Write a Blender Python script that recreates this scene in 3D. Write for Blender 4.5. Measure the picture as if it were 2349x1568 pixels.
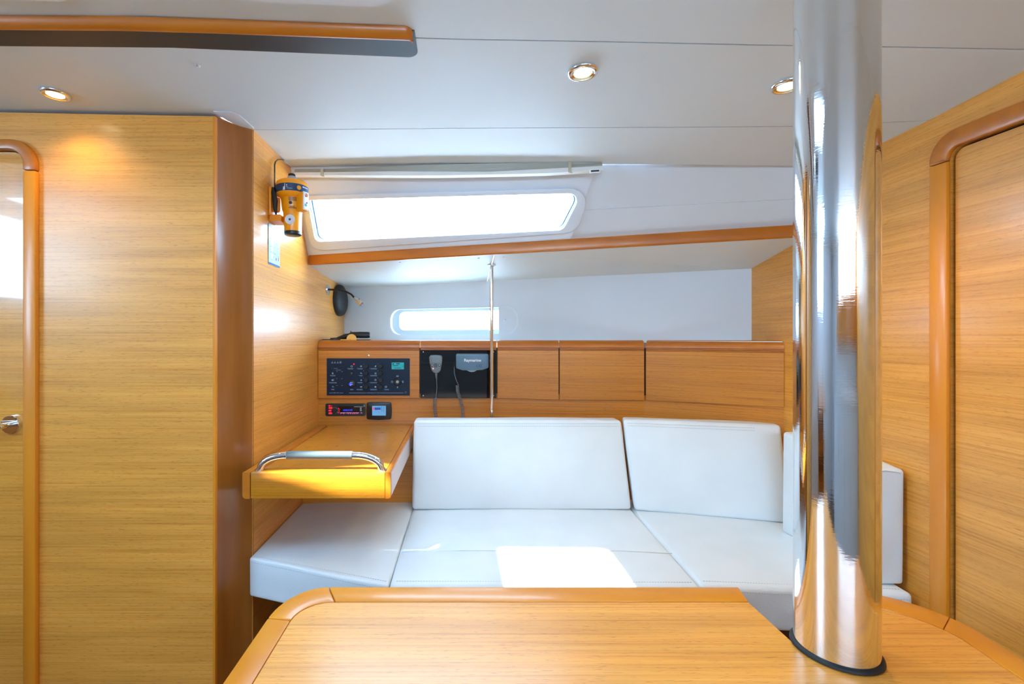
import bpy, bmesh, math, random
from mathutils import Vector, Matrix
random.seed(3)
V = Vector
sc = bpy.context.scene
C = sc.collection
for o in list(bpy.data.objects):
    bpy.data.objects.remove(o)

# ------------------------------------------------------------------ camera, world, sun, exposure
CZ = 1.2                      # eye height above the cabin sole
FPX, PX0, PY0 = 1070.0, 1055.0, 778.0
cam_d = bpy.data.cameras.new('camera')
cam_d.sensor_width = 36.0
cam_d.lens = FPX * 36.0 / 2349.0
cam_d.shift_x = (1174.5 - PX0) / 2349.0
cam_d.shift_y = -(784.0 - PY0) / 2349.0
cam_d.clip_start = 0.02
cam = bpy.data.objects.new('camera', cam_d)
cam.location = (0, 0, CZ)
cam.rotation_euler = (math.pi / 2, 0, 0)
C.objects.link(cam)
sc.camera = cam

world = bpy.data.worlds.new('sky')
sc.world = world
world.use_nodes = True
wn = world.node_tree
wn.nodes['Background'].inputs[0].default_value = (0.50, 0.73, 1.0, 1)
wn.nodes['Background'].inputs[1].default_value = 20.0

SUN_DIR = V((0.5, 0.56, -1.0)).normalized()
sd = bpy.data.lights.new('sun', 'SUN')
sd.energy = 40.0
sd.angle = math.radians(1.2)
sd.color = (1.0, 0.97, 0.90)
sun = bpy.data.objects.new('sun', sd)
sun.rotation_euler = SUN_DIR.to_track_quat('-Z', 'Y').to_euler()
sun.location = (-3, -3, 6)
C.objects.link(sun)

def portal(name, loc, direction, sx, sy):
    d = bpy.data.lights.new(name, 'AREA')
    d.shape = 'RECTANGLE'
    d.size, d.size_y = sx, sy
    d.cycles.is_portal = True
    o = bpy.data.objects.new(name, d)
    o.location = loc
    o.rotation_euler = V(direction).to_track_quat('-Z', 'Y').to_euler()
    C.objects.link(o)
portal('daylight_hatch', (-0.365, 0.62, 1.93), (0, 0, -1), 0.56, 0.56)
portal('daylight_companionway', (-2.37, 0.05, 1.63), (1, 0, 0), 0.9, 0.5)
portal('daylight_sliding_hatch', (-2.0, 0.04, 1.93), (0, 0, -1), 0.75, 0.9)
portal('daylight_galley_window', (0.1, -1.98, 1.66), (0, 1, 0), 2.3, 0.35)
portal('daylight_saloon_window', (-0.05, 2.05, 1.7), (0, -1, -0.2), 1.4, 0.42)

vs = sc.view_settings
vs.view_transform = 'Standard'
vs.look = 'None'
vs.exposure = 0.52
vs.gamma = 1.0
vs.use_curve_mapping = False
sc.cycles.use_denoising = True
sc.cycles.max_bounces = 12
sc.cycles.diffuse_bounces = 7
sc.cycles.glossy_bounces = 6
sc.cycles.transparent_max_bounces = 12
sc.cycles.sample_clamp_indirect = 8.0

# ------------------------------------------------------------------ helpers
def at(px, py, y):
    return V(((px - PX0) / FPX * y, y, CZ - (py - PY0) / FPX * y))
def atx(px, py, x):
    return at(px, py, x * FPX / (px - PX0))
def atz(px, py, z):
    return at(px, py, (CZ - z) * FPX / (py - PY0))
def onplane(px, py, p0, n):
    d = at(px, py, 1.0) - V((0, 0, CZ))
    t = (V(p0) - V((0, 0, CZ))).dot(n) / d.dot(n)
    return V((0, 0, CZ)) + d * t
def lerp(a, b, t):
    return a + (b - a) * t
def interp(x, pts):
    if x <= pts[0][0]:
        return pts[0][1]
    for (a, b), (c, d) in zip(pts, pts[1:]):
        if x <= c:
            return b + (d - b) * (x - a) / (c - a)
    return pts[-1][1]

ORG = {}
def link(name, me, mat, parent=None, loc=None):
    o = bpy.data.objects.new(name, me)
    if mat is not None:
        me.materials.append(mat)
    if parent is not None:
        org = ORG[parent.name]
        o.parent = parent
    else:
        if loc is None:
            vs_ = [v.co for v in me.vertices]
            mn = [min(v[i] for v in vs_) for i in range(3)]
            mx = [max(v[i] for v in vs_) for i in range(3)]
            loc = V(((mn[0] + mx[0]) / 2, (mn[1] + mx[1]) / 2, mn[2]))
        org = V(loc)
        o.location = org
    me.transform(Matrix.Translation(-org))
    C.objects.link(o)
    ORG[o.name] = org
    return o

def obj(name, bm, mat, parent=None, smooth=None, loc=None):
    bmesh.ops.recalc_face_normals(bm, faces=bm.faces[:])
    me = bpy.data.meshes.new(name)
    bm.to_mesh(me)
    bm.free()
    if smooth is not None:
        for p in me.polygons:
            p.use_smooth = True
        if smooth < 180:
            me.set_sharp_from_angle(angle=math.radians(smooth))
    return link(name, me, mat, parent, loc)

def tag(o, label, cat, group=None):
    o['label'] = label
    o['category'] = cat
    if group:
        o['group'] = group
    return o
def struct(o):
    o['kind'] = 'structure'
    return o
def thing(name, loc, label, cat, group=None):
    o = bpy.data.objects.new(name, None)
    o.empty_display_size = 0.05
    o.location = loc
    C.objects.link(o)
    ORG[o.name] = V(loc)
    return tag(o, label, cat, group)

def new():
    return bmesh.new()
HF = [(0, 1, 3, 2), (4, 6, 7, 5), (0, 4, 5, 1), (2, 3, 7, 6), (0, 2, 6, 4), (1, 5, 7, 3)]
def add_hexa(bm, c, bevel=0.0, seg=2):
    b2 = bmesh.new()
    vs_ = [b2.verts.new(V(p)) for p in c]
    for f in HF:
        b2.faces.new([vs_[i] for i in f])
    bmesh.ops.recalc_face_normals(b2, faces=b2.faces[:])
    if bevel > 0:
        bmesh.ops.bevel(b2, geom=b2.edges[:], offset=bevel, segments=seg, profile=0.5, affect='EDGES')
    join(bm, b2)
    return bm
def join(bm, b2):
    me = bpy.data.meshes.new('tmp')
    b2.to_mesh(me)
    b2.free()
    bm.from_mesh(me)
    bpy.data.meshes.remove(me)
def box_pts(x0, x1, y0, y1, z0, z1):
    return [V((x, y, z)) for z in (z0, z1) for y in (y0, y1) for x in (x0, x1)]
def box(x0, x1, y0, y1, z0, z1, bevel=0.0, seg=2):
    return add_hexa(new(), box_pts(x0, x1, y0, y1, z0, z1), bevel, seg)
def prism(pts, vec, bevel=0.0, seg=2, bm=None):
    """closed planar outline pts (3D) pushed along vec"""
    b2 = bmesh.new()
    a = [b2.verts.new(V(p)) for p in pts]
    b = [b2.verts.new(V(p) + V(vec)) for p in pts]
    n = len(pts)
    b2.faces.new(a)
    b2.faces.new(b[::-1])
    for i in range(n):
        j = (i + 1) % n
        b2.faces.new((a[i], b[i], b[j], a[j]))
    bmesh.ops.recalc_face_normals(b2, faces=b2.faces[:])
    if bevel > 0:
        es = [e for e in b2.edges if any(len(f.verts) == n for f in e.link_faces)] if n > 4 else b2.edges[:]
        bmesh.ops.bevel(b2, geom=es, offset=bevel, segments=seg, profile=0.5, affect='EDGES')
    if bm is None:
        return b2
    join(bm, b2)
    return bm
def plate(outer, holes, vec):
    """planar plate with holes, thickness vec"""
    b = bmesh.new()
    es = []
    for loop in [outer] + holes:
        vs_ = [b.verts.new(V(p)) for p in loop]
        for i in range(len(vs_)):
            es.append(b.edges.new((vs_[i], vs_[(i + 1) % len(vs_)])))
    r = bmesh.ops.triangle_fill(b, use_beauty=True, use_dissolve=False, edges=es)
    fs = [f for f in r['geom'] if isinstance(f, bmesh.types.BMFace)]
    g = bmesh.ops.extrude_face_region(b, geom=b.faces[:])
    bmesh.ops.translate(b, vec=V(vec), verts=[v for v in g['geom'] if isinstance(v, bmesh.types.BMVert)])
    return b
def band(outer, inner, vec, closed=True, bm=None):
    """ring or strip between two outlines of equal length, thickness vec"""
    b2 = bmesh.new()
    n = len(outer)
    o0 = [b2.verts.new(V(p)) for p in outer]
    i0 = [b2.verts.new(V(p)) for p in inner]
    o1 = [b2.verts.new(V(p) + V(vec)) for p in outer]
    i1 = [b2.verts.new(V(p) + V(vec)) for p in inner]
    for k in range(n if closed else n - 1):
        j = (k + 1) % n
        b2.faces.new((o0[k], o0[j], i0[j], i0[k]))
        b2.faces.new((o1[k], i1[k], i1[j], o1[j]))
        b2.faces.new((o0[k], o1[k], o1[j], o0[j]))
        b2.faces.new((i0[k], i0[j], i1[j], i1[k]))
    if not closed:
        for k in (0, n - 1):
            b2.faces.new((o0[k], i0[k], i1[k], o1[k]))
    bmesh.ops.recalc_face_normals(b2, faces=b2.faces[:])
    if bm is None:
        return b2
    join(bm, b2)
    return bm
def bevel_sharp(bm, off, seg=2, ang=40):
    bmesh.ops.remove_doubles(bm, verts=bm.verts[:], dist=1e-6)
    es = [e for e in bm.edges if len(e.link_faces) == 2 and e.calc_face_angle(0) > math.radians(ang)]
    bmesh.ops.bevel(bm, geom=es, offset=off, segments=seg, profile=0.5, affect='EDGES')
    return bm
def rounded(pts, r, n=6):
    """round the corners of a 2D/3D polygon; r is one radius or a list"""
    out = []
    m = len(pts)
    for i in range(m):
        p = V(pts[i]); a = V(pts[i - 1]); b = V(pts[(i + 1) % m])
        ri = r[i] if isinstance(r, (list, tuple)) else r
        if ri <= 0:
            out.append(p)
            continue
        da = (a - p).normalized(); db = (b - p).normalized()
        ang = math.acos(max(-1, min(1, da.dot(db))))
        t = min(ri / math.tan(ang / 2), (a - p).length * 0.49, (b - p).length * 0.49)
        p0 = p + da * t; p1 = p + db * t
        rr = t * math.tan(ang / 2)
        cdir = (da + db).normalized()
        c = p + cdir * (rr / math.sin(ang / 2))
        for k in range(n + 1):
            s = k / n
            q = p0 - c; w = p1 - c
            th = math.acos(max(-1, min(1, q.normalized().dot(w.normalized()))))
            out.append(c + (q * math.sin((1 - s) * th) + w * math.sin(s * th)) / max(1e-9, math.sin(th)))
    return out
def tube(path, r, n=12, caps=True, bm=None):
    b = bm or bmesh.new()
    path = [V(p) for p in path]
    rs = r if isinstance(r, (list, tuple)) else [r] * len(path)
    rings = []
    t0 = (path[1] - path[0]).normalized()
    up = V((0, 0, 1)) if abs(t0.z) < 0.9 else V((1, 0, 0))
    u = t0.cross(up).normalized()
    for i, p in enumerate(path):
        if i == 0:
            t = t0
        elif i == len(path) - 1:
            t = (path[i] - path[i - 1]).normalized()
        else:
            t = ((path[i + 1] - p).normalized() + (p - path[i - 1]).normalized()).normalized()
        u = (u - t * u.dot(t)).normalized()
        w = t.cross(u)
        rings.append([b.verts.new(p + (u * math.cos(2 * math.pi * k / n) + w * math.sin(2 * math.pi * k / n)) * rs[i]) for k in range(n)])
    for a, c in zip(rings, rings[1:]):
        for k in range(n):
            b.faces.new((a[k], a[(k + 1) % n], c[(k + 1) % n], c[k]))
    if caps:
        b.faces.new(rings[0][::-1])
        b.faces.new(rings[-1])
    return b
def lathe(prof, org, axis=(0, 0, 1), n=32, bm=None, squash=1.0, cap=True):
    """prof: (radius, distance along axis)"""
    b = bm or bmesh.new()
    ax = V(axis).normalized()
    u = ax.orthogonal().normalized()
    w = ax.cross(u)
    org = V(org)
    rings = []
    for r, h in prof:
        if r <= 1e-6:
            rings.append([b.verts.new(org + ax * h)])
        else:
            rings.append([b.verts.new(org + ax * h + (u * math.cos(2 * math.pi * k / n) + w * squash * math.sin(2 * math.pi * k / n)) * r) for k in range(n)])
    for a, c in zip(rings, rings[1:]):
        if len(a) == 1 and len(c) == 1:
            continue
        for k in range(n):
            j = (k + 1) % n
            if len(a) == 1:
                b.faces.new((a[0], c[j], c[k]))
            elif len(c) == 1:
                b.faces.new((a[k], a[j], c[0]))
            else:
                b.faces.new((a[k], a[j], c[j], c[k]))
    for rg in ((rings[0], rings[-1]) if cap else ()):
        if len(rg) > 2:
            try:
                b.faces.new(rg)
            except ValueError:
                pass
    return b
def soft_box(c, r=0.015, puff=0.01, n=9, noise=0.0, seed=0):
    """upholstered block on 8 corners (x fastest, then y, then z), rounded edges of radius r, faces puffed out"""
    c = [V(p) for p in c]
    L = [((c[1] - c[0]).length + (c[7] - c[6]).length) / 2,
         ((c[2] - c[0]).length + (c[7] - c[5]).length) / 2,
         ((c[4] - c[0]).length + (c[7] - c[3]).length) / 2]
    def tri(u, v, w):
        r0 = lerp(lerp(c[0], c[1], u), lerp(c[2], c[3], u), v)
        r1 = lerp(lerp(c[4], c[5], u), lerp(c[6], c[7], u), v)
        return lerp(r0, r1, w)
    def ticks(l):
        e = min(r / l, 0.45)
        t = [0, e * 0.3, e * 0.65, e]
        m = [e + (1 - 2 * e) * k / n for k in range(1, n)]
        return t + m + [1 - x for x in t[::-1]]
    T = [ticks(l) for l in L]
    b = bmesh.new()
    cache = {}
    rnd = random.Random(seed)
    ph = [rnd.uniform(0, 6.28) for _ in range(6)]
    def vert(p):
        key = tuple(round(x, 5) for x in p)
        if key in cache:
            return cache[key]
        q = [p[i] * L[i] for i in range(3)]
        inner = [min(max(q[i], r), L[i] - r) for i in range(3)]
        d = V(q) - V(inner)
        if d.length > 1e-9:
            d = d.normalized() * r
        pos = V(inner) + d
        for i in range(3):
            if p[i] < 1e-6 or p[i] > 1 - 1e-6:
                j, k = (i + 1) % 3, (i + 2) % 3
                f = (1 - (2 * p[j] - 1) ** 4) * (1 - (2 * p[k] - 1) ** 4)
                if i == 2 and p[i] < 0.5: f = 0.0
                amt = puff * min(1.0, min(L[j], L[k]) / 0.25) * f
                amt += noise * f * (math.sin(p[j] * 9 + ph[i]) * math.sin(p[k] * 7 + ph[i + 3]))
                pos[i] += amt * (1 if p[i] > 0.5 else -1)
        v = b.verts.new(tri(pos[0] / L[0], pos[1] / L[1], pos[2] / L[2]))
        cache[key] = v
        return v
    for i in range(3):
        j, k = (i + 1) % 3, (i + 2) % 3
        for side in (0.0, 1.0):
            for a in range(len(T[j]) - 1):
                for d in range(len(T[k]) - 1):
                    q = []
                    for (s, t) in ((a, d), (a + 1, d), (a + 1, d + 1), (a, d + 1)):
                        p = [0, 0, 0]
                        p[i] = side; p[j] = T[j][s]; p[k] = T[k][t]
                        q.append(vert(p))
                    if len(set(q)) == 4:
                        b.faces.new(q)
    return b
def text_bm(s, size, org, right, up, extr=0.0006, bold=False, align='CENTER'):
    cu = bpy.data.curves.new('t', 'FONT')
    cu.body = s
    cu.size = size
    cu.align_x = align
    cu.align_y = 'CENTER'
    cu.extrude = extr
    cu.resolution_u = 3
    if bold:
        cu.offset = size * 0.022
    o = bpy.data.objects.new('t', cu)
    C.objects.link(o)
    dg = bpy.context.evaluated_depsgraph_get()
    me = bpy.data.meshes.new_from_object(o.evaluated_get(dg))
    bpy.data.objects.remove(o)
    right = V(right).normalized(); up = V(up).normalized()
    nrm = right.cross(up)
    M = Matrix((right, up, nrm)).transposed().to_4x4()
    M.translation = V(org)
    me.transform(M)
    b = bmesh.new()
    b.from_mesh(me)
    bpy.data.meshes.remove(me)
    return b

# ------------------------------------------------------------------ materials
def base_mat(name):
    m = bpy.data.materials.new(name)
    m.use_nodes = True
    nt = m.node_tree
    return m, nt, nt.nodes['Principled BSDF']
def setp(p, **k):
    for a, b in k.items():
        p.inputs[a.replace('_', ' ')].default_value = b
def plain(name, col, rough=0.5, metal=0.0, coat=0.0, emit=None, estr=1.0, spec=0.5):
    m, nt, p = base_mat(name)
    setp(p, Base_Color=(*col, 1), Roughness=rough, Metallic=metal, Coat_Weight=coat)
    p.inputs['Specular IOR Level'].default_value = spec
    if emit:
        p.inputs['Emission Color'].default_value = (*emit, 1)
        p.inputs['Emission Strength'].default_value = estr
    return m
def veneer(name, light, mid, dark, scale=(2.2, 2.2, 240), rough=0.38, coat=0.32, bump=0.05, coat_r=0.2):
    """straight-grained veneer: fine streaks running along the horizontals"""
    m, nt, p = base_mat(name)
    N, Lk = nt.nodes, nt.links
    tc = N.new('ShaderNodeTexCoord')
    mp = N.new('ShaderNodeMapping'); mp.inputs['Scale'].default_value = scale
    Lk.new(tc.outputs['Object'], mp.inputs['Vector'])
    n1 = N.new('ShaderNodeTexNoise'); n1.inputs['Scale'].default_value = 1.0
    n1.inputs['Detail'].default_value = 4; n1.inputs['Roughness'].default_value = 0.65
    Lk.new(mp.outputs[0], n1.inputs['Vector'])
    mp2 = N.new('ShaderNodeMapping'); mp2.inputs['Scale'].default_value = tuple(14 * s if s < 20 else 1.9 * s for s in scale)
    Lk.new(tc.outputs['Object'], mp2.inputs['Vector'])
    n2 = N.new('ShaderNodeTexNoise'); n2.inputs['Scale'].default_value = 1.6
    n2.inputs['Detail'].default_value = 3
    Lk.new(mp2.outputs[0], n2.inputs['Vector'])
    mp3 = N.new('ShaderNodeMapping'); mp3.inputs['Scale'].default_value = tuple(0.7 * s if s < 20 else 0.09 * s for s in scale)
    Lk.new(tc.outputs['Object'], mp3.inputs['Vector'])
    n3 = N.new('ShaderNodeTexNoise'); n3.inputs['Scale'].default_value = 1.0
    Lk.new(mp3.outputs[0], n3.inputs['Vector'])
    r1 = N.new('ShaderNodeValToRGB')
    r1.color_ramp.elements[0].position = 0.30; r1.color_ramp.elements[0].color = (*dark, 1)
    r1.color_ramp.elements[1].position = 0.72; r1.color_ramp.elements[1].color = (*light, 1)
    e = r1.color_ramp.elements.new(0.47); e.color = (*mid, 1)
    Lk.new(n1.outputs['Fac'], r1.inputs['Fac'])
    # short dark pores
    r2 = N.new('ShaderNodeValToRGB')
    r2.color_ramp.elements[0].position = 0.30; r2.color_ramp.elements[0].color = (0.60, 0.50, 0.42, 1)
    r2.color_ramp.elements[1].position = 0.40; r2.color_ramp.elements[1].color = (1, 1, 1, 1)
    Lk.new(n2.outputs['Fac'], r2.inputs['Fac'])
    mx = N.new('ShaderNodeMixRGB'); mx.blend_type = 'MULTIPLY'; mx.inputs[0].default_value = 0.8
    Lk.new(r1.outputs[0], mx.inputs[1]); Lk.new(r2.outputs[0], mx.inputs[2])
    r3 = N.new('ShaderNodeValToRGB')
    r3.color_ramp.elements[0].position = 0.35; r3.color_ramp.elements[0].color = (0.88, 0.86, 0.82, 1)
    r3.color_ramp.elements[1].position = 0.65; r3.color_ramp.elements[1].color = (1.06, 1.05, 1.03, 1)
    Lk.new(n3.outputs['Fac'], r3.inputs['Fac'])
    mx2 = N.new('ShaderNodeMixRGB'); mx2.blend_type = 'MULTIPLY'; mx2.inputs[0].default_value = 1.0
    Lk.new(mx.outputs[0], mx2.inputs[1]); Lk.new(r3.outputs[0], mx2.inputs[2])
    Lk.new(mx2.outputs[0], p.inputs['Base Color'])
    bp = N.new('ShaderNodeBump'); bp.inputs['Strength'].default_value = bump; bp.inputs['Distance'].default_value = 0.002
    Lk.new(n1.outputs['Fac'], bp.inputs['Height']); Lk.new(bp.outputs[0], p.inputs['Normal'])
    setp(p, Roughness=rough, Coat_Weight=coat, Coat_Roughness=coat_r)
    return m
LT, MD, DK = (0.82, 0.388, 0.078), (0.76, 0.325, 0.048), (0.60, 0.225, 0.026)
M_ven = veneer('oak_veneer', LT, MD, DK)
M_vent = veneer('oak_veneer_table', LT, MD, DK, scale=(2.6, 240, 2.2), rough=0.36, coat=0.36, coat_r=0.22)
M_vlock = veneer('oak_veneer_honey', (0.66, 0.262, 0.018), (0.57, 0.205, 0.010), (0.43, 0.135, 0.006), scale=(1.8, 1.8, 190))
def solid_wood(name, a, b, scale, rough=0.25):
    m, nt, p = base_mat(name)
    N, Lk = nt.nodes, nt.links
    tc = N.new('ShaderNodeTexCoord')
    mp = N.new('ShaderNodeMapping'); mp.inputs['Scale'].default_value = scale
    Lk.new(tc.outputs['Object'], mp.inputs['Vector'])
    n1 = N.new('ShaderNodeTexNoise'); n1.inputs['Scale'].default_value = 1.0; n1.inputs['Detail'].default_value = 3
    Lk.new(mp.outputs[0], n1.inputs['Vector'])
    r1 = N.new('ShaderNodeValToRGB')
    r1.color_ramp.elements[0].position = 0.3; r1.color_ramp.elements[0].color = (*a, 1)
    r1.color_ramp.elements[1].position = 0.7; r1.color_ramp.elements[1].color = (*b, 1)
    Lk.new(n1.outputs['Fac'], r1.inputs['Fac'])
    Lk.new(r1.outputs[0], p.inputs['Base Color'])
    setp(p, Roughness=0.34, Coat_Weight=0.22, Coat_Roughness=0.15)
    return m
SA, SB = (0.46, 0.125, 0.007), (0.56, 0.175, 0.010)
M_sol = solid_wood('solid_cherry_horizontal', SA, SB, (3, 30, 30))
M_solv = solid_wood('solid_cherry_upright', (0.66, 0.205, 0.010), (0.76, 0.270, 0.014), (18, 18, 2))
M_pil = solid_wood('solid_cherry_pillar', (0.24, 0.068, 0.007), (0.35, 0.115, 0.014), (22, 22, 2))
M_edge = solid_wood('solid_cherry_table_edge', (0.60, 0.20, 0.010), (0.70, 0.27, 0.018), (3, 10, 10))
M_dark = plain('dark_gap', (0.012, 0.008, 0.006), 0.8)
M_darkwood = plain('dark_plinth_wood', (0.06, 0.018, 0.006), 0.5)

def liner(name, col, rough=0.55, bump=0.08, sc_=900):
    m, nt, p = base_mat(name)
    N, Lk = nt.nodes, nt.links
    tc = N.new('ShaderNodeTexCoord')
    n1 = N.new('ShaderNodeTexNoise'); n1.inputs['Scale'].default_value = sc_; n1.inputs['Detail'].default_value = 2
    Lk.new(tc.outputs['Object'], n1.inputs['Vector'])
    n2 = N.new('ShaderNodeTexNoise'); n2.inputs['Scale'].default_value = 2.5
    Lk.new(tc.outputs['Object'], n2.inputs['Vector'])
    r = N.new('ShaderNodeValToRGB')
    r.color_ramp.elements[0].position = 0.3; r.color_ramp.elements[0].color = tuple(0.96 * c for c in col) + (1,)
    r.color_ramp.elements[1].position = 0.7; r.color_ramp.elements[1].color = (*col, 1)
    Lk.new(n2.outputs['Fac'], r.inputs['Fac']); Lk.new(r.outputs[0], p.inputs['Base Color'])
    bp = N.new('ShaderNodeBump'); bp.inputs['Strength'].default_value = bump; bp.inputs['Distance'].default_value = 0.001
    Lk.new(n1.outputs['Fac'], bp.inputs['Height']); Lk.new(bp.outputs[0], p.inputs['Normal'])
    setp(p, Roughness=rough)
    return m
M_ceil = liner('headliner_vinyl', (0.71, 0.81, 0.87))
M_hull = liner('hull_liner', (0.70, 0.755, 0.80), 0.6)
M_gel = plain('white_moulding', (0.73, 0.79, 0.86), 0.4)
M_under = liner('white_laminate', (0.74, 0.77, 0.74), 0.48, 0.02)

def leather():
    m, nt, p = base_mat('white_leather')
    N, Lk = nt.nodes, nt.links
    tc = N.new('ShaderNodeTexCoord')
    vo = N.new('ShaderNodeTexVoronoi'); vo.inputs['Scale'].default_value = 330
    n1 = N.new('ShaderNodeTexNoise'); n1.inputs['Scale'].default_value = 60; n1.inputs['Detail'].default_value = 4
    n2 = N.new('ShaderNodeTexNoise'); n2.inputs['Scale'].default_value = 5
    for n in (vo, n1, n2):
        Lk.new(tc.outputs['Object'], n.inputs['Vector'])
    ad = N.new('ShaderNodeMath'); ad.operation = 'ADD'
    Lk.new(vo.outputs['Distance'], ad.inputs[0]); Lk.new(n1.outputs['Fac'], ad.inputs[1])
    bp = N.new('ShaderNodeBump'); bp.inputs['Strength'].default_value = 0.22; bp.inputs['Distance'].default_value = 0.0015
    Lk.new(ad.outputs[0], bp.inputs['Height']); Lk.new(bp.outputs[0], p.inputs['Normal'])
    r = N.new('ShaderNodeValToRGB')
    r.color_ramp.elements[0].position = 0.35; r.color_ramp.elements[0].color = (0.70, 0.76, 0.785, 1)
    r.color_ramp.elements[1].position = 0.65; r.color_ramp.elements[1].color = (0.75, 0.81, 0.835, 1)
    Lk.new(n2.outputs['Fac'], r.inputs['Fac']); Lk.new(r.outputs[0], p.inputs['Base Color'])
    setp(p, Roughness=0.5)
    return m
M_lea = leather()
M_stitch = plain('stitching', (0.42, 0.46, 0.48), 0.7)

def chrome_pole():
    m, nt, p = base_mat('polished_steel_scratched')
    N, Lk = nt.nodes, nt.links
    tc = N.new('ShaderNodeTexCoord')
    mp = N.new('ShaderNodeMapping'); mp.inputs['Scale'].default_value = (60, 60, 420)
    mp.inputs['Rotation'].default_value = (0.5, 0.4, 0)
    Lk.new(tc.outputs['Object'], mp.inputs['Vector'])
    n1 = N.new('ShaderNodeTexNoise'); n1.inputs['Scale'].default_value = 1.0; n1.inputs['Detail'].default_value = 6
    Lk.new(mp.outputs[0], n1.inputs['Vector'])
    n2 = N.new('ShaderNodeTexNoise'); n2.inputs['Scale'].default_value = 7
    Lk.new(tc.outputs['Object'], n2.inputs['Vector'])
    mr = N.new('ShaderNodeMapRange'); mr.inputs[1].default_value = 0.45; mr.inputs[2].default_value = 0.8
    mr.inputs[3].default_value = 0.02; mr.inputs[4].default_value = 0.16
    Lk.new(n2.outputs['Fac'], mr.inputs[0]); Lk.new(mr.outputs[0], p.inputs['Roughness'])
    bp = N.new('ShaderNodeBump'); bp.inputs['Strength'].default_value = 0.09; bp.inputs['Distance'].default_value = 0.0005
    Lk.new(n1.outputs['Fac'], bp.inputs['Height']); Lk.new(bp.outputs[0], p.inputs['Normal'])
    setp(p, Base_Color=(0.80, 0.82, 0.84, 1), Metallic=1.0)
    return m
M_pole = chrome_pole()
M_chrome = plain('chrome', (0.82, 0.83, 0.85), 0.06, 1.0)
M_steel = plain('satin_steel', (0.62, 0.64, 0.66), 0.25, 1.0)
M_black = plain('black_plastic', (0.010, 0.011, 0.013), 0.35)
M_rubber = plain('black_rubber', (0.008, 0.008, 0.009), 0.6)
M_blackgloss = plain('black_gloss_acrylic', (0.004, 0.005, 0.007), 0.06)
M_grip = liner('grey_leather_grip', (0.10, 0.13, 0.14), 0.45, 0.5, 500)
M_yel = plain('yellow_orange_plastic', (0.92, 0.34, 0.003), 0.32, coat=0.3)
M_yeld = plain('orange_plastic_bracket', (0.80, 0.27, 0.006), 0.4)
M_navy = plain('navy_label', (0.012, 0.045, 0.12), 0.4)
M_paper = plain('white_label', (0.72, 0.75, 0.80), 0.45)
M_grey = plain('grey_plastic', (0.30, 0.36, 0.42), 0.4)
M_panelblue = plain('midnight_panel', (0.004, 0.016, 0.040), 0.3, spec=0.3)
M_torch = plain('bright_yellow_plastic', (0.95, 0.50, 0.01), 0.35)
M_knob = plain('knob_black', (0.003, 0.003, 0.004), 0.5)
M_print = plain('panel_print', (0.30, 0.42, 0.55), 0.6)
M_rayblue = plain('slate_blue_plastic', (0.10, 0.19, 0.27), 0.4)
M_mic = plain('mic_grey_plastic', (0.16, 0.20, 0.22), 0.45)
M_cord = plain('grey_cord', (0.18, 0.20, 0.22), 0.5)
M_white = plain('white_print', (0.85, 0.87, 0.9), 0.5)
M_lcd = plain('teal_lcd', (0.02, 0.18, 0.2), 0.2, emit=(0.005, 0.20, 0.22), estr=0.8)
M_lcdd = plain('lcd_dark', (0.005, 0.04, 0.07), 0.3)
M_scr = plain('blue_screen', (0.05, 0.15, 0.25), 0.2, emit=(0.07, 0.22, 0.42), estr=0.9)
M_scrb = plain('deep_blue_field', (0.01, 0.03, 0.2), 0.3, emit=(0.004, 0.03, 0.22), estr=0.9)
M_red = plain('red_led', (0.3, 0.0, 0.01), 0.3, emit=(1.0, 0.01, 0.03), estr=1.2)
M_ledb = plain('blue_led', (0.0, 0.01, 0.3), 0.3, emit=(0.01, 0.04, 0.9), estr=1.5)
M_ledw = plain('violet_led', (0.3, 0.1, 0.3), 0.3, emit=(0.6, 0.25, 0.6), estr=1.0)
M_lamp = plain('lamp_lens', (1, 0.9, 0.7), 0.3, emit=(1.0, 0.86, 0.55), estr=9.0)
M_lampw = plain('lamp_reflector', (0.85, 0.68, 0.38), 0.15, 1.0)
M_blind = plain('blind_fabric', (0.74, 0.75, 0.70), 0.8)
M_blindr = plain('blind_rail', (0.78, 0.78, 0.74), 0.5)
M_clip = plain('cream_clip', (0.52, 0.48, 0.36), 0.5)
M_shade = plain('charcoal_shade', (0.030, 0.034, 0.040), 0.5)  # shade of the rail recess put into the colour; hatch sun masks share it
M_gasket = plain('window_gasket', (0.02, 0.09, 0.16), 0.4)
M_sole = veneer('cabin_sole', (0.25, 0.11, 0.03), (0.18, 0.07, 0.018), (0.05, 0.02, 0.01), scale=(2, 90, 2), rough=0.35)
M_ctop = plain('galley_worktop', (0.62, 0.68, 0.72), 0.25)
M_galley = plain('galley_white_laminate', (0.62, 0.70, 0.76), 0.35)
M_sky_metal = plain('rigging_steel', (0.35, 0.42, 0.5), 0.4, 0.6)

def glass(name, tint=(0.97, 0.99, 1.0), refl=0.08):
    m = bpy.data.materials.new(name)
    m.use_nodes = True
    nt = m.node_tree
    nt.nodes.clear()
    out = nt.nodes.new('ShaderNodeOutputMaterial')
    mx = nt.nodes.new('ShaderNodeMixShader')
    tr = nt.nodes.new('ShaderNodeBsdfTransparent'); tr.inputs[0].default_value = (*tint, 1)
    gl = nt.nodes.new('ShaderNodeBsdfGlossy'); gl.inputs['Roughness'].default_value = 0.03
    mx.inputs[0].default_value = refl
    nt.links.new(tr.outputs[0], mx.inputs[1]); nt.links.new(gl.outputs[0], mx.inputs[2])
    nt.links.new(mx.outputs[0], out.inputs['Surface'])
    return m
M_glass = glass('clear_pane')
M_hatchglass = glass('hatch_acrylic', (0.85, 0.9, 0.92), 0.06)

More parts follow.
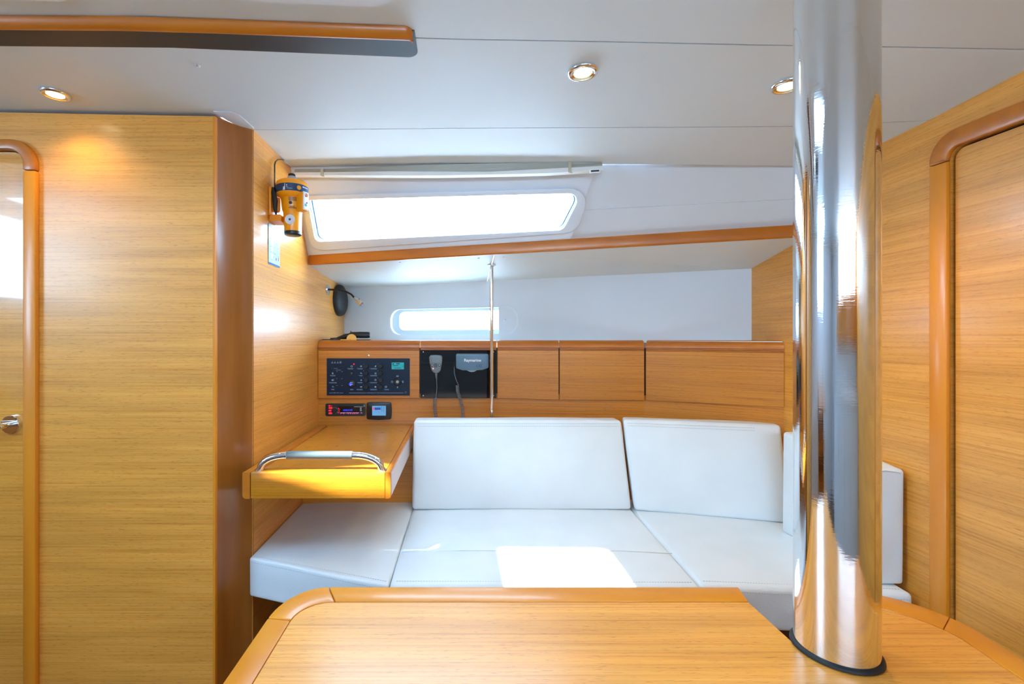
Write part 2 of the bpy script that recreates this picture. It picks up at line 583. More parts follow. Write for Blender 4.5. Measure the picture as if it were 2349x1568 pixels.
# ================================================================== STRUCTURE
XR = 1.21            # forward bulkhead (right in the photograph)
XB = -0.64           # chart-table bulkhead
YP = 1.345           # face of the left panel
def zc(x, y=1.0):
    z = 1.85 - (0.0486 if x > XB else 0.018) * (x - XB)
    if x > 0:
        z += 0.044 * x * max(0.0, 1.3 - max(y, 0.6))
    return z
def ceilpt(px, py, drop=0.0):
    z = 1.8
    for _ in range(30):
        p = atz(px, py, z)
        z = zc(p.x, p.y) - drop
    return atz(px, py, z)

# floor
fl = obj('floor', box(-2.4, 1.6, -2.0, 2.9, -0.05, 0.0), M_sole)
struct(fl)

# ceiling panels
s1 = [(ceilpt(px, py).x, ceilpt(px, py).y) for px, py in ((955, 87), (1400, 96), (1815, 105), (2349, 112))]
s2 = [(ceilpt(px, py).x, ceilpt(px, py).y) for px, py in ((585, 298), (1200, 293), (1815, 290), (2130, 275))]
s3 = [(ceilpt(px, py).x, ceilpt(px, py).y) for px, py in ((685, 381), (1000, 377), (1380, 375), (1815, 380))]
sl1 = (s1[1][1] - s1[0][1]) / (s1[1][0] - s1[0][0])
seam1 = lambda x: interp(x, s1) if x > s1[0][0] else s1[0][1] + sl1 * (x - s1[0][0])
seam2 = lambda x: interp(x, s2)
sle = (s3[3][1] - s3[2][1]) / (s3[3][0] - s3[2][0])
edge3 = lambda x: (interp(x, s3) if x < s3[3][0] else s3[3][1] + sle * (x - s3[3][0])) if x > s3[0][0] else s3[0][1] - 0.2 * (x - s3[0][0])
K = lambda v: (lambda x: v)
def ceil_grid(name, xs, fs, holes, mat, parent, up=0.018, off=0.0):
    b = bmesh.new()
    grid = {}
    def gv(i, j):
        if (i, j) not in grid:
            x = xs[i]; y = fs[j](x)
            grid[(i, j)] = b.verts.new((x, y, zc(x, y) + off))
        return grid[(i, j)]
    for i in range(len(xs) - 1):
        for j in range(len(fs) - 1):
            cx = (xs[i] + xs[i + 1]) / 2; cy = (fs[j](cx) + fs[j + 1](cx)) / 2
            if any(h[0] < cx < h[1] and h[2] < cy < h[3] for h in holes):
                continue
            b.faces.new((gv(i, j), gv(i + 1, j), gv(i + 1, j + 1), gv(i, j + 1)))
    g = bmesh.ops.extrude_face_region(b, geom=b.faces[:])
    bmesh.ops.translate(b, vec=(0, 0, up), verts=[v for v in g['geom'] if isinstance(v, bmesh.types.BMVert)])
    return obj(name, b, mat, parent)
HA = (-0.55, -0.18, 0.34, 0.745)
HB = (-1.13, -0.73, 0.50, 0.880)  # unseen hatch added to bring sun onto the chart table
HC = (-2.33, -1.70, -0.38, 0.46)
cuts = [-2.36, HC[0], HC[1], -1.6, HB[0], -0.9, HB[1], XB, HA[0], -0.4, HA[1], 0.0, 0.3, 0.6, 0.9, XR + 0.02]
g_ = 0.0017
roof = ceil_grid('ceiling', cuts, [K(-1.95), K(HC[2]), K(0.30), K(HA[2]), K(HC[3]), K(HB[2]), K(HA[3]), K(HB[3]), K(1.2), lambda x: edge3(x) + 0.02],
                 [HA, HB, HC], M_ceil, None, 0.03, 0.014)
struct(roof)
def cp(xs, fs, holes=()):
    return ceil_grid('ceiling_panel', xs, fs, holes, M_ceil, roof, 0.0135, 0.0)
cp(cuts, [K(-1.95), K(-1.0)])
cp(cuts, [K(-1.0 + g_ * 2), K(HC[2]), K(0.30)], [HC])
cp([x for x in cuts if x <= HA[1]], [K(0.30 + g_ * 2), K(HA[2]), K(HC[3]), K(HB[2]), K(HA[3]), K(HB[3]), lambda x: seam1(x) - g_], [HA, HB, HC])
cp([x for x in cuts if x >= HA[1]], [K(0.30 + g_ * 2), lambda x: seam1(x) - g_])
cp([x for x in cuts if x <= XB], [lambda x: seam1(x) + g_, K(1.37)])
cp([x for x in cuts if x >= XB], [lambda x: seam1(x) + g_, lambda x: seam2(x) - g_])
cp([x for x in cuts if x >= XB], [lambda x: seam2(x) + g_, edge3])

# overhead hatches (the square one's white lip just shows at the top edge of the photograph)
def hatch(name, h, label, lip=0.02, in_=0.012, lipy=None):
    lipy = lipy or lip
    t = thing(name, ((h[0] + h[1]) / 2, (h[2] + h[3]) / 2, zc(h[0], h[2]) + 0.02), label, 'hatch')
    zf = lambda p, d: V((p.x, p.y, zc(p.x, p.y) + d))
    out = rounded([V((h[0] - lip, h[2] - lip, 0)), V((h[1] + lip, h[2] - lip, 0)), V((h[1] + lip, h[3] + lipy, 0)), V((h[0] - lip, h[3] + lipy, 0))], 0.05)
    inn = rounded([V((h[0] + in_, h[2] + in_, 0)), V((h[1] - in_, h[2] + in_, 0)), V((h[1] - in_, h[3] - in_, 0)), V((h[0] + in_, h[3] - in_, 0))], 0.03)
    b = band([zf(p, -0.007) for p in out], [zf(p, -0.007) for p in inn], (0, 0, 0.006))
    obj('hatch_lip', b, M_gel, t)
    b = band([zf(p, 0.0) for p in [lerp(r, q, .15) for q, r in zip(out, inn)]], [zf(p, 0.0) for p in inn], (0, 0, 0.05))
    obj('hatch_coaming', b, M_gel, t)
    b = prism([zf(lerp(r, q, .15), 0.05) for q, r in zip(out, inn)], (0, 0, 0.008))
    obj('hatch_pane', b, M_hatchglass, t)
    return t
hatch('deck_hatch', HA, 'square deck hatch above the table, its white lip at the very top of the photo', lip=0.062, in_=0.004, lipy=0.126)
hb = hatch('deck_hatch', HB, 'unseen smaller deck hatch added left of the table, masked to shape the sun on the desk', lip=0.012, in_=0.002)
# unseen masks added in the small hatch, cut so a sun wedge reaches the desk
zb_ = zc(-0.9) + 0.038
b = prism([V((HB[0], HB[2], zb_)), V((HB[1], HB[2], zb_)), V((HB[1], 0.716, zb_)), V((-0.91, 0.719, zb_)), V((-0.96, 0.726, zb_)), V((-1.02, 0.738, zb_)), V((HB[0], 0.7545, zb_))], (0, 0, 0.004))
obj('sun_mask', b, M_shade, hb)
b = prism([V((HB[0], 0.756, zb_)), V((-1.09, 0.762, zb_)), V((-0.79, 0.840, zb_)), V((-0.77, 0.8795, zb_)), V((HB[0], 0.8795, zb_))], (0, 0, 0.004))
obj('sun_mask_flap', b, M_shade, hb)

# bulkhead at the chart table (x = XB) with the outline of the cabin section
prof = [(1.44, 0.0), (2.66, 0.0), (2.66, 1.50), (2.0, 1.575), (1.975, 1.60), (1.80, 1.875), (1.44, 1.875)]
wl = obj('wall_left', prism([V((XB - 0.03, y, z)) for y, z in prof], (0.03, 0, 0)), M_ven)
struct(wl)

# facing panel left of the pillar, with the door of the aft compartment
door_out = [V((-1.90, YP, 0.04)), V((-1.90, YP, 1.772)), V((-1.211, YP, 1.772)), V((-1.211, YP, 0.04))]
hole = [V((-1.865, YP, 0.02)), V((-1.865, YP, 1.744)), V((-1.247, YP, 1.744)), V((-1.247, YP, 0.02))]
hole_r = rounded(hole, [0, 0.045, 0.045, 0])
pan = plate([V((-2.36, YP, 0)), V((-2.36, YP, 1.872)), V((-1.6, YP, 1.86)), V((-1.0, YP, 1.848)), V((-0.7085, YP, 1.843)), V((-0.7085, YP, 0.0))], [hole_r], (0, 0.02, 0))
wf = obj('wall_saloon_left', pan, M_ven)
struct(wf)
wb2 = obj('trim_1', box(-2.36, -0.71, YP + 0.025, YP + 0.04, 0, 1.90), M_darkwood)
struct(wb2)
# door and frame
d1 = thing('door_1', (-1.55, YP, 0.02), 'glossy oak veneer cabin door at the far left with a chrome lever handle', 'door')
del d1['category']
struct(d1)
leaf = rounded([V((-1.862, YP + .004, 0.02)), V((-1.862, YP + .004, 1.741)), V((-1.2515, YP + .004, 1.741)), V((-1.2515, YP + .004, 0.02))], [0, 0.043, 0.043, 0])
M_doorgloss = veneer('oak_veneer_high_gloss', LT, MD, DK, rough=0.2, coat=1.0, coat_r=0.04)
obj('door_leaf', prism(leaf, (0, 0.018, 0)), M_doorgloss, d1)
o_r = rounded(door_out, [0, 0.075, 0.075, 0], 8)
i_r = rounded(hole, [0, 0.045, 0.045, 0], 8)
# indices: 0 | 1..9 | 10..18 | 19
dvec = (0, -0.016, 0)
def door_band(sl, name, mat):
    b = band([o_r[k] if isinstance(k, int) else k[0] for k in sl], [i_r[k] if isinstance(k, int) else k[1] for k in sl], dvec, closed=False)
    bevel_sharp(b, 0.004, 2, 60)
    obj(name, b, mat, d1, smooth=35)
jt = 1.745 - 0.062
def mixp(a, b_, z):
    t = (z - a.z) / (b_.z - a.z)
    return lerp(a, b_, t)
topR = (mixp(o_r[18], o_r[19], jt), mixp(i_r[18], i_r[19], jt))
topR2 = (mixp(o_r[18], o_r[19], jt - .0015), mixp(i_r[18], i_r[19], jt - .0015))
topL = (mixp(o_r[0], o_r[1], jt), mixp(i_r[0], i_r[1], jt))
door_band([19, topR2], 'frame_upright', M_solv)
door_band([0, topL], 'frame_upright', M_solv)
door_band([topL] + list(range(1, 19)) + [topR], 'frame_head', M_sol)
hp = at(27, 973, YP)
hp = V((hp.x, YP + .004, hp.z))
b = lathe([(0.0265, 0), (0.0265, 0.010), (0.025, 0.0115), (0.0, 0.0115)], hp, (0, -1, 0), 36)
obj('handle_rose', b, M_chrome, d1, smooth=40)
b = tube([hp + V((0, -0.01, 0)), hp + V((0, -0.035, 0)), hp + V((-0.006, -0.045, 0)), hp + V((-0.02, -0.05, -0.001)), hp + V((-0.13, -0.05, -0.003))], 0.0075, 14)
obj('door_handle', b, M_chrome, d1, smooth=50)
obj('latch_plate', box(-1.2505, -1.2465, YP - 0.008, YP + .004, 0.917, 0.957), M_steel, d1)
# cove pillar
x0, y0, x1, y1 = -0.7075, YP - 0.001, XB + 0.002, 1.442
arc = []
for k in range(11):
    a = k / 10 * math.pi / 2
    # concave cove bulging away from the cabin
    arc.append(V((x0 + (x1 - x0) * (1 - math.cos(a)) ** 1.0 * 0.5 + (x1 - x0) * 0.5 * (k / 10), y0 + (y1 - y0) * 0.5 * math.sin(a) + (y1 - y0) * 0.5 * (k / 10), 0)))
pp = [V((x0, y0, 0))] + arc[1:] + [V((x1 - 0.03, y1 + 0.02, 0)), V((x0 - 0.0, y0 + 0.04, 0))]
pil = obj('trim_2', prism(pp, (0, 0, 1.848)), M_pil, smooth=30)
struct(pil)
b = box(x0 - 0.004, x0 + 0.0035, YP - 0.003, YP + 0.01, 0, 1.842, 0.001)
obj('pillar_bead', b, M_solv, pil)
# white infill piece above the pillar
pts = [ceilpt(490, 256, 0.003), ceilpt(530, 257, 0.003), ceilpt(547, 263, 0.003), ceilpt(583, 295, 0.003), ceilpt(566, 293.5, 0.003), ceilpt(545, 288, 0.003), ceilpt(520, 276, 0.003)]
inf = obj('trim_3', prism(pts, (0, 0, 0.0025)), M_gel)
struct(inf)
pts = [atx(650, 366, XB + 0.006), atx(668, 366, XB + 0.02), atx(688, 382, XB + 0.02), atx(676, 388, XB + 0.006)]
inf2 = obj('trim_4', prism([atx(649, 361, XB + .001), atx(660, 366, XB + .001), atx(678, 391, XB + .001), atx(672, 386, XB + .001), atx(652, 373, XB + .001)], (0.005, 0, 0)), M_gel)
struct(inf2)

# forward bulkhead (right) with its arched door
def RW(px, py, dx=0.0):
    return atx(px, py, XR - dx)
fo = [RW(2140, 1500), RW(2140, 378)]
ro = [V((XR, 1.1925, 0.0)), V((XR, 1.1925, 1.712)), V((XR, 0.45, 1.700)), V((XR, 0.45, 0.0))]
ri = [V((XR, 1.149, 0.0)), V((XR, 1.149, 1.669)), V((XR, 0.49, 1.657)), V((XR, 0.49, 0.0))]
hole2 = rounded([V((XR, 1.152, 0.02)), V((XR, 1.152, 1.672)), V((XR, 0.487, 1.660)), V((XR, 0.487, 0.02))], [0, .03, .03, 0], 8)
wr_out = [V((XR, -1.95, 0)), V((XR, -1.95, 1.86))] + [V((XR, y, zc(XR, y) + 0.005)) for y in (-1.0, 0.0, 0.6, 0.9, 1.1, 1.3, 1.5)] + [V((XR, 1.64, 1.80)), V((XR, 1.74, 1.62)), V((XR, 2.1, 1.54)), V((XR, 2.1, 0))]
wr = obj('wall_right', plate(wr_out, [hole2], (0.02, 0, 0)), M_ven)
struct(wr)
o_ = struct(obj('trim_5', box(XR + 0.022, XR + 0.03, 0.4, 1.25, 0, 1.70), M_dark))
d2 = thing('door_2', (XR, 0.82, 0.0), 'tall oak veneer door with an arched solid wood frame at the right edge', 'door')
del d2['category']
struct(d2)
lf = rounded([V((XR + .006, 1.144, 0.02)), V((XR + .006, 1.1445, 1.6645)), V((XR + .006, 0.494, 1.6525)), V((XR + .006, 0.494, 0.02))], [0, .024, .024, 0], 8)
obj('door_leaf', prism(lf, (0.014, 0, 0)), M_ven, d2)
ro_r = rounded(ro, [0, .064, .064, 0], 8)
ri_r = rounded(ri, [0, .027, .027, 0], 8)
def band2(sl, name, mat):
    b = band([ro_r[k] if isinstance(k, int) else k[0] for k in sl], [ri_r[k] if isinstance(k, int) else k[1] for k in sl], (-0.012, 0, 0), closed=False)
    bevel_sharp(b, 0.0035, 2, 60)
    obj(name, b, mat, d2, smooth=35)
jz = 1.6405
pR = (mixp(ro_r[0], ro_r[1], jz), mixp(ri_r[0], ri_r[1], jz - 0.001))
pR2 = (mixp(ro_r[0], ro_r[1], jz - .0012), mixp(ri_r[0], ri_r[1], jz - 0.001 - .0012))
pL = (mixp(ro_r[18], ro_r[19], jz - .02), mixp(ri_r[18], ri_r[19], jz - .02))
band2([0, pR2], 'frame_upright', M_solv)
band2([19, pL], 'frame_upright', M_solv)
band2([pR] + list(range(1, 19)) + [pL], 'frame_head', M_sol)

# coachroof side: trim line (the wooden shelf edge) and the hull liner above it
TRL, TRR = V((XB + 0.001, 1.968, 1.555)), V((1.1575, 1.630, 1.600))
def trim_top(x): return lerp(TRL, TRR, (x - TRL.x) / (TRR.x - TRL.x))
TBL, TBR = V((XB + 0.001, 1.968, 1.513)), V((1.1575, 1.630, 1.555))
def trim_bot(x): return lerp(TBL, TBR, (x - TBL.x) / (TBR.x - TBL.x))
W0 = V((-0.60, 1.757, zc(-0.6))); W1 = trim_top(XB); W2 = trim_top(1.1)
NW = (W1 - W0).cross(W2 - W0).normalized()
if NW.y > 0: NW = -NW
NIN = NW
OUT = -NW
def onW(px, py, d=0.0):
    """point on the window moulding plane; d > 0 is towards the outside"""
    return onplane(px, py, W0 + OUT * d, NW)
# hull liner right of the window: two panels, a little further out than the moulding
dh = 0.011
sA, sB = onW(1327, 482.5, dh), onW(1815, 457, dh)
ext = lambda a, b_, x: lerp(a, b_, (x - a.x) / (b_.x - a.x))
tA, tB = onW(1356, 372, dh), onW(1815, 374, dh)
bA, bB = onW(1302, 548.5, dh + 0.002), onW(1815, 517, dh + 0.002)
xr = XR - 0.001
b = prism([tA, ext(tA, tB, xr), ext(sA, sB, xr) + V((0, 0, .0012)), sA + V((0, 0, .0012))], OUT * 0.015)
wbk = obj('wall_back', b, M_hull)
struct(wbk)
b = prism([sA, ext(sA, sB, xr), ext(bA, bB, xr), bA], OUT * 0.015)
lp = obj('liner_panel', b, M_hull, wbk)
# window moulding
w_out = [onW(652, 372), onW(1364, 368), onW(1362, 398), onW(1308, 552), onW(690, 593)]
gl = [onW(708, 457.5), onW(1334, 441), onW(1291, 525), onW(726, 552)]
gl_r = rounded(gl, [0.012, 0.03, 0.03, 0.02], 6)
win = thing('window_1', at(1000, 560, 1.85), 'long low slanting saloon window under the ceiling edge with white moulded frame', 'window')
del win['category']
struct(win)
b = plate(w_out, [gl_r], OUT * 0.013)
obj('window_moulding', b, M_gel, win, smooth=20)
ring_o = rounded([onW(692, 447), onW(1357, 429), onW(1322, 531), onW(716, 574)], [0.03, 0.06, 0.06, 0.045], 6)
ring_i = [p + (OUT * -0.0) for p in gl_r]
cen = sum((p for p in gl_r), V()) / len(gl_r)
b = band([p + NIN * 0.001 for p in ring_o], [lerp(p, cen, 0.0) + NIN * 0.001 for p in ring_i], NIN * 0.010)
bevel_sharp(b, 0.0028, 2, 50)
obj('window_frame', b, M_gel, win, smooth=40)
gl2 = [p + OUT * 0.03 for p in gl_r]
b = band(gl_r, [p + (cen - p).normalized() * 0.004 for p in gl_r], OUT * 0.016)
obj('window_reveal', b, M_gel, win)
b = band([p + OUT * 0.0135 for p in gl_r], [p + OUT * 0.0135 + (cen - p).normalized() * 0.0085 for p in gl_r], OUT * 0.004)
obj('gasket', b, M_gasket, win)
b = prism([p + OUT * 0.0165 for p in gl_r], OUT * 0.006)
obj('window_pane', b, M_glass, win)

# the shelf under the side deck: solid wood edge and white laminate soffit
t_edge = thing('trim_6', trim_bot(0.2), 'long solid wood edge rail running under the side window', 'trim')
del t_edge['category']
struct(t_edge)
a0, a1 = trim_top(XB + 0.001), trim_top(XR)
c0, c1 = trim_bot(XB + 0.001), trim_bot(XR)
bk = V((0, 0.03, 0))
fr = V((0, -0.004, 0))
b = add_hexa(new(), [c0 + fr, c1 + fr, c0 + bk, c1 + bk, a0 + fr, a1 + fr, a0 + bk, a1 + bk], 0.006, 3)
obj('edge_rail', b, M_sol, t_edge, smooth=40)
def soff_back(x):
    return lerp(V((XB, 2.58, 1.4845)), V((XR, 1.935, 1.4935)), (x - XB) / (XR - XB))
for xa, xb in ((XB + 0.001, 0.1340), (0.1365, XR - 0.001)):
    f0, f1 = trim_bot(xa) + V((0, 0.0, 0.0005)), trim_bot(xb) + V((0, 0.0, 0.0005))
    f0.y += 0.003; f1.y += 0.003
    g0, g1 = soff_back(xa), soff_back(xb)
    u = V((0, 0, 0.012))
    b = add_hexa(new(), [f0, f1, g0, g1, f0 + u, f1 + u, g0 + u, g1 + u])
    obj('soffit_panel', b, M_under, t_edge)
SN = (soff_back(0.1) - trim_bot(0.1)).cross(V((1, 0, 0)) + (trim_bot(0.5) - trim_bot(0.1)) * 0).normalized()
for i, (px, py) in enumerate([(748, 611), (918, 601), (1098, 592), (1155, 589), (1373, 577), (1610, 564)]):
    x = (px - PX0) / FPX * 1.85
    for _ in range(12):
        A, B = trim_bot(x), soff_back(x)
        n_ = (B - A).cross(trim_bot(x + .3) - A).normalized()
        p = onplane(px, py, A, n_); x = p.x
    b = lathe([(0.0045, 0.002), (0.0045, -0.001), (0.003, -0.0025), (0, -0.003)], p, (0, 0, 1), 12)
    obj('screw_cap', b, M_gel, t_edge, smooth=50)

# hull panel behind the lockers, with the small port light
HP0, HP1 = V((XB, 2.58, 1.2)), V((XR, 1.935, 1.2))
hd = (HP1 - HP0).normalized()
NH = V((hd.y, -hd.x, 0))          # towards the cabin
def onH(px, py, d=0.0):
    return onplane(px, py, HP0 - NH * d, NH)
h_out = [V((HP0.x, HP0.y, 1.08)), V((HP1.x, HP1.y, 1.08)), soff_back(XR), soff_back(XB)]
h_out[2].z += 0.03; h_out[3].z += 0.03
c_hole = rounded([onH(892, 709), onH(1190, 702.5), onH(1190, 766), onH(892, 768)], [0.055, 0.06, 0.06, 0.055], 8)
wh = obj('wall_hull', plate(h_out, [c_hole], -NH * 0.02), M_hull)
struct(wh)
w2 = thing('window_2', onH(1040, 768), 'small oblong port light in the white hull panel above the lockers', 'window')
del w2['category']
struct(w2)
in_hole = rounded([onH(916, 715.5, .028), onH(1160, 711, .028), onH(1160, 755, .028), onH(916, 757, .028)], [0.028, 0.03, 0.03, 0.028], 8)
M_port = plain('port_frame_grey', (0.50, 0.57, 0.58), 0.35)
b = band([p + NH * 0.002 for p in c_hole], [lerp(p, sum(c_hole, V()) / len(c_hole), 0.03) + NH * .002 for p in c_hole], -NH * 0.03)
obj('port_rim', b, M_gel, w2)
b = plate([p - NH * 0.024 for p in c_hole], [in_hole], -NH * 0.006)
obj('port_frame', b, M_port, w2)
b = prism([p - NH * 0.008 for p in in_hole], -NH * 0.004)
obj('window_pane', b, M_glass, w2)
b = prism([onH(1144, 703.8, -.001), onH(1172, 703, -.001), onH(1184, 712, -.001), onH(1189, 730, -.001), onH(1188, 748, -.001), onH(1182, 762, -.001), onH(1172, 767, -.001), onH(1144, 767.5, -.001)], -NH * 0.004)
obj('port_cover', b, M_hull, w2)
b = lathe([(0.0075, 0), (0.0075, 0.002), (0.005, 0.004), (0, 0.0045)], onH(1158, 734, -.001), NH, 16)
obj('cover_button', b, M_gel, w2, smooth=50)

# locker front line
LK = [(XB + 0.003, 2.1), (0.17, 2.1), (0.805, 2.025), (1.200, 1.737)]
def LY(x): return interp(x, LK)
LKW = [(XB - 0.012, 2.1)] + LK[1:-1] + [(XR + 0.002, LK[-1][1] - 0.0087)]
# wooden base panel under the lockers, shelf between, and lower back wall
b = new()
for (xa, ya), (xb, yb) in zip(LKW, LKW[1:]):
    add_hexa(b, [V((xa, ya + .013, .785)), V((xb, yb + .013, .785)), V((xa, ya + .03, .785)), V((xb, yb + .03, .785)),
                 V((xa, ya + .013, .955)), V((xb, yb + .013, .955)), V((xa, ya + .03, .955)), V((xb, yb + .03, .955))])
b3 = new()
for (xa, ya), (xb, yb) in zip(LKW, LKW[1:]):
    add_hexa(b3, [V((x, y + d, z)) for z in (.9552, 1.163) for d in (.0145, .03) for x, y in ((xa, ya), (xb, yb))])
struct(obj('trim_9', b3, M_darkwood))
wbase = obj('wall_base', b, M_vlock)
struct(wbase)
b = prism([V((XB, 2.12, 1.185)), V((0.17, 2.12, 1.185)), V((0.805, 2.045, 1.185)), V((XR, 1.75, 1.185)), V((XR, 1.935, 1.185)), V((XB, 2.58, 1.185))], (0, 0, 0.008))
shelf = struct(obj('trim_7', b, M_under))
# settee base: box under the cushions and the ledge behind the backrests
b = new()
add_hexa(b, box_pts(XB + .001, XR - .001, 1.955, 2.112, 0, 0.795))
sb_ = obj('wall_settee', b, M_vlock)
struct(sb_)
def seat_y(x):
    return interp(x, [(XB, 1.412), (-0.19, 1.254), (1.2, 1.254)])

# opposite side of the cabin (behind the camera): galley wall with its long window, counter
wn_ = plate([V((-2.36, -1.95, 0)), V((XR, -1.95, 0)), V((XR, -1.95, 1.86)), V((-2.36, -1.95, 1.92))],
            [[V((-1.0, -1.95, 1.50)), V((1.05, -1.95, 1.50)), V((1.05, -1.95, 1.79)), V((-1.0, -1.95, 1.79))]], (0, -0.03, 0))
wg = struct(obj('wall_near', wn_, M_hull))
w3 = thing('window_3', (0, -1.95, 1.5), 'long galley window behind the camera', 'window'); del w3['category']; struct(w3)
obj('window_pane', box(-1.0, 1.05, -1.975, -1.97, 1.50, 1.79), M_glass, w3)
wa = plate([V((-2.36, -1.95, 0)), V((-2.36, YP, 0)), V((-2.36, YP, 1.9)), V((-2.36, -1.95, 1.9))],
           [rounded([V((-2.36, -0.38, 1.42)), V((-2.36, 0.46, 1.42)), V((-2.36, 0.46, 1.84)), V((-2.36, -0.38, 1.84))], 0.06)], (-0.03, 0, 0))
struct(obj('wall_aft', wa, M_hull))
d3 = thing('door_3', (-2.36, 0.04, 1.02), 'companionway opening in the aft bulkhead', 'door'); del d3['category']; struct(d3)
obj('washboard_pane', box(-2.385, -2.38, -0.38, 0.46, 1.42, 1.84), M_hatchglass, d3)
b = new()
cb = thing('galley_counter', (0.2, -1.55, 0), 'white galley counter with pale worktop along the opposite side', 'counter')
obj('cabinet', box(-1.2, XR - .002, -1.948, -1.30, 0, 0.90), M_galley, cb)
obj('worktop', box(-1.2, XR - .002, -1.948, -1.27, 0.90, 0.93, 0.006), M_ctop, cb)
for k in range(4):
    obj('door', box(-1.15 + k * 0.58, -0.62 + k * 0.58, -1.30, -1.285, 0.12, 0.84, 0.006), M_galley, cb)
ul = thing('galley_locker', (0.2, -1.8, 1.15), 'row of wooden galley lockers under the opposite window', 'locker')
obj('locker_body', box(-1.2, XR - .002, -1.948, -1.70, 1.18, 1.44), M_vlock, ul)
sh = thing('sun_block_hood', (-2.4, 0.05, 1.93), 'unseen hood added on deck over the companionway to block the sun', 'added sun blocker')  # unseen, added to keep sun out of the companionway opening
M_sun_block = plain('sun_block_grey', (0.45, 0.5, 0.55), 0.8)
obj('hood_roof', box(-3.3, -1.5, -0.95, 1.05, 2.55, 2.565), M_sun_block, sh)
obj('hood_front', box(-1.515, -1.5, -0.95, 1.05, 1.93, 2.55), M_sun_block, sh)
for yy in (-0.95, 1.035):
    obj('hood_side', box(-2.9, -1.515, yy, yy + 0.015, 1.93, 2.55), M_sun_block, sh)
st = thing('companionway_steps', (-2.1, 0.04, 0), 'wooden companionway steps at the aft bulkhead', 'steps')
for k in range(4):
    obj('step', box(-2.355, -1.75 + 0.12 * k, -0.28, 0.36, 0.2 + 0.22 * k, 0.225 + 0.22 * k, 0.004), M_sol, st)
for yy in (-0.30, 0.36):
    obj('side_board', prism([V((-2.355, yy, 0)), V((-1.72, yy, 0)), V((-1.72, yy, 0.24)), V((-2.30, yy, 0.98)), V((-2.355, yy, 0.98))], (0, 0.02, 0)), M_ven, st)

# ================================================================== FURNITURE
# --- settee
base = thing('settee_base', (0.3, 1.6, 0.0), 'dark wooden box base under the white settee cushions', 'settee base')
b = prism([V((-0.45, 1.47, 0)), V((-0.16, 1.345, 0)), V((0.7, 1.345, 0)), V((XR - .003, 1.345, 0)), V((XR - .003, 1.95, 0)), V((-0.45, 1.95, 0))], (0, 0, 0.40))
obj('plinth', b, M_darkwood, base)
b = prism([V((XB + .002, 1.50, 0.401)), V((-0.19, 1.31, 0.401)), V((XR - .003, 1.29, 0.401)), V((XR - .003, 1.95, 0.401)), V((XB + .002, 1.95, 0.401))], (0, 0, 0.018))
obj('seat_board', b, M_solv, base)
ZS0, ZS1 = 0.421, 0.538
def cushion(name, c8, r, puff, label, group, seed, noise=0.0015):
    t = thing(name, (sum((p for p in c8[:4]), V()) / 4), label, 'cushion', group)
    b = soft_box(c8, r, puff, 10, noise, seed)
    o = obj('cover', b, M_lea, t, smooth=180)
    return t
def quad8(b4, z0, z1):
    return [V((x, y, z)) for z in (z0, z1) for x, y in b4]
gS = 'white seat cushions of the settee'
s_l = cushion('seat_cushion', quad8([(XB + .001, 1.415), (-0.1935, 1.256), (XB + .001, 1.888), (-0.1865, 1.95)], ZS0, ZS1), 0.008, 0.003,
              'white leather seat cushion under the chart table, leftmost of the three seat cushions', gS, 1)
s_m = cushion('seat_cushion', quad8([(-0.1905, 1.256), (0.6455, 1.250), (-0.1835, 1.95), (0.6765, 1.95)], ZS0, ZS1), 0.013, 0.006,
              'white leather seat cushion in the middle with the bright patch of sunlight', gS, 2)
s_r = cushion('seat_cushion', quad8([(0.6495, 1.258), (1.181, 1.213), (0.6805, 1.95), (XR - .002, 1.75)], ZS0, ZS1), 0.013, 0.006,
              'white leather seat cushion at the right, partly behind the steel pole', gS, 3)
def seam(parent, path, r=0.0011, mat=None, name='stitching'):
    b = tube(path, r, 6)
    obj(name, b, mat or M_stitch, parent, smooth=180)
def dashed(parent, a, c, n, r=0.0007, sag=None):
    a, c = V(a), V(c)
    b = new()
    for k in range(n):
        p = lerp(a, c, (k + 0.15) / n); q = lerp(a, c, (k + 0.8) / n)
        tube([p, q], r, 4, True, b)
    obj('stitching', b, M_stitch, parent)['kind'] = 'stuff'
dashed(s_l, (XB + .012, 1.424, ZS1 + .0002), (-0.200, 1.275, ZS1 + .001), 60)
dashed(s_l, (XB + .006, 1.4135, ZS1 - .012), (-0.199, 1.2555, ZS1 - .012), 60)
dashed(s_m, (-0.175, 1.276, ZS1 + .0010), (0.632, 1.270, ZS1 + .0010), 110)
dashed(s_m, (-0.175, 1.2535, ZS1 - .014), (0.632, 1.2475, ZS1 - .014), 110)
dashed(s_r, (0.665, 1.277, ZS1 + .001), (1.165, 1.235, ZS1 + .001), 70)
dashed(s_r, (0.665, 1.2545, ZS1 - .014), (1.165, 1.2105, ZS1 - .014), 70)
seam(s_m, [V((-0.180, 1.447, ZS1 + .0015)), V((0.0, 1.449, ZS1 + .0068)), V((0.3, 1.448, ZS1 + .0075)), V((0.5, 1.447, ZS1 + .0068)), V((0.655, 1.440, ZS1 + .0015))], 0.0012, M_lea, 'seam')
